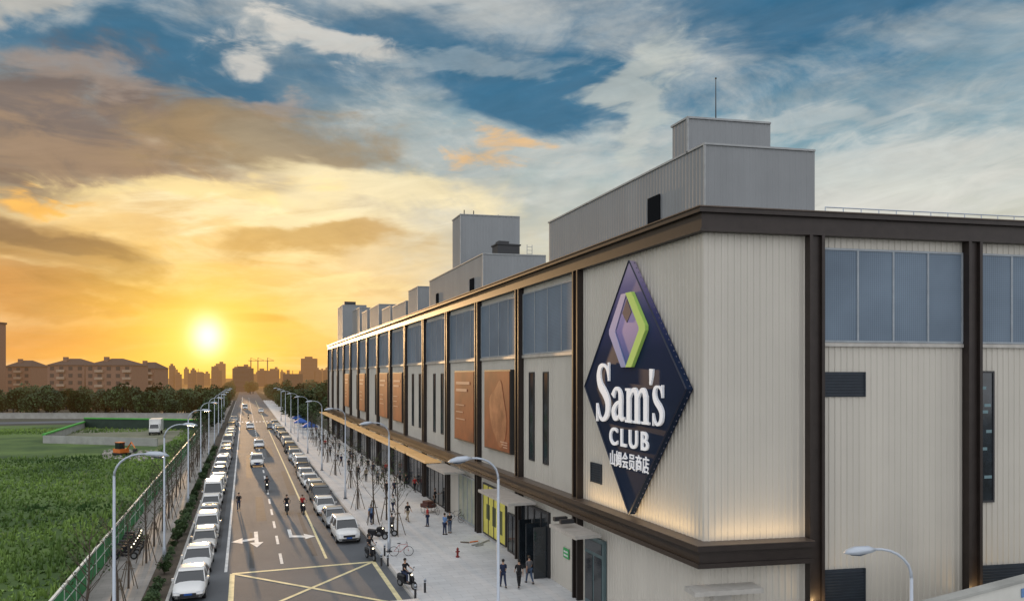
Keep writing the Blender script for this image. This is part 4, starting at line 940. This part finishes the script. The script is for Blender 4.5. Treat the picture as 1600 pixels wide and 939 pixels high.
blob(cl(ga(5,9.5,8,1.4),nC,1.8),.6,(.50,.27,.06)); blob(cl(ga(9,14,9,1.8),nC,1.7),.75,(1,.84,.50)); blob(cl(ga(-2,13,8,1.3),nD,1.8),.7,(1,.78,.36)); blob(cl(ga(8,6.5,7,.9),nD,1.8),.5,(1,.80,.38)); blob(cl(ga(3,11.5,8,1.0),nF,1.8),.55,(1,.88,.55))
blob(ga(-15,3,11,2.6),.8,(.62,.24,.055))
blob(cl(ga(20,16.3,4.6,1.0),nD,2.2,.45,1.1),.75,(.82,.48,.18)); blob(cl(ga(-11,11.3,4.6,1.2),nD,2.0,.35,.9),.85,(1,.52,.10)); blob(cl(ga(.6,4.3,2.8,.4,A,E),nD,1.0),.7,(.36,.18,.07))
sh=M('ADD',.66,M('MULTIPLY',M('ADD',M('MULTIPLY',nD,.55),M('MULTIPLY',nF,.45)),.70)); 
cmb=N.new('ShaderNodeCombineXYZ')
for i in range(3): L.new(sh,cmb.inputs[i])
col=mix(1.0,col,cmb.outputs[0],'MULTIPLY')
h1=ga(-2.5,2.9,7.5,4.8,A,E); h2=ga(-2.5,2.9,3.0,2.6,A,E); h3=ga(-2.5,2.9,1.0,1.2,A,E)
hn=sm(nC,.35,.6,.65,1.0)
col=mix(M('MULTIPLY',M('MULTIPLY',h1,.85),hn),col,(1.0,.62,.06)); col=mix(M('MULTIPLY',h2,.9),col,(1.0,.84,.18)); col=mix(h3,col,(1.6,1.5,1.0))
dA=M('ABSOLUTE',M('SUBTRACT',A,20)); back=M('MAXIMUM',sm(dA,55,110),sm(E,32,55))
col=mix(back,col,(1.12,1.15,1.20))  # extra sky brightness added out of view, behind and overhead, to light the facade
sky=N.new('ShaderNodeTexSky'); sky.sky_type='NISHITA'; sky.sun_disc=False; sky.sun_elevation=R(3); sky.sun_rotation=R(-2.5)
col=mix(.006,col,sky.outputs[0],'ADD')
L.new(col,bg.inputs[0]); bg.inputs[1].default_value=1.0
# ---------------------------------------------------------------- lights
def sun(az,elv,st,c):
    l=bpy.data.lights.new('sun','SUN'); l.energy=st; l.angle=R(.6); l.color=c
    o=bpy.data.objects.new('sun',l); COL.objects.link(o); d=Vector((math.sin(R(az))*math.cos(R(elv)),math.cos(R(az))*math.cos(R(elv)),math.sin(R(elv))))
    o.rotation_euler=(-d).to_track_quat('-Z','Y').to_euler()
sun(-2.5,3.2,2.4,(1,.62,.3))
def area(loc,tgt,sx_,sy_,e,c=(1,.68,.32)):
    l=bpy.data.lights.new('uplight','AREA'); l.shape='RECTANGLE'; l.size=sx_; l.size_y=sy_; l.energy=e; l.color=c
    o=bpy.data.objects.new('uplight',l); COL.objects.link(o); o.location=loc; o.rotation_euler=(Vector(tgt)-Vector(loc)).to_track_quat('-Z','Y').to_euler()
area((XF-.6,32.5,6.05),(XF-.1,32.5,8.5),10.5,.12,75)
p=FP('R',2.4,.6,6.05); area(p,FP('R',2.4,.05,8.5),4.2,.12,26)
for t_ in (5.1,13.1): area(FP('R',t_,.7,3.2),FP('R',t_,.2,5),.3,.2,14)
for i in range(3,13,2): area((XF-1.2,COLY[i]+4.8,4.7),(XF-1.3,COLY[i]+4.8,0),.6,8,60)
cam=bpy.data.cameras.new('camera'); co=bpy.data.objects.new('camera',cam); COL.objects.link(co); sc.camera=co
co.location=(0,0,13); co.rotation_euler=(R(90),0,-A0); cam.sensor_width=36; cam.lens=1150/1600*36; cam.shift_y=118.5/1600; cam.clip_end=8000; cam.clip_start=.5
sc.view_settings.view_transform='Standard'; sc.view_settings.look='None'; sc.view_settings.exposure=0
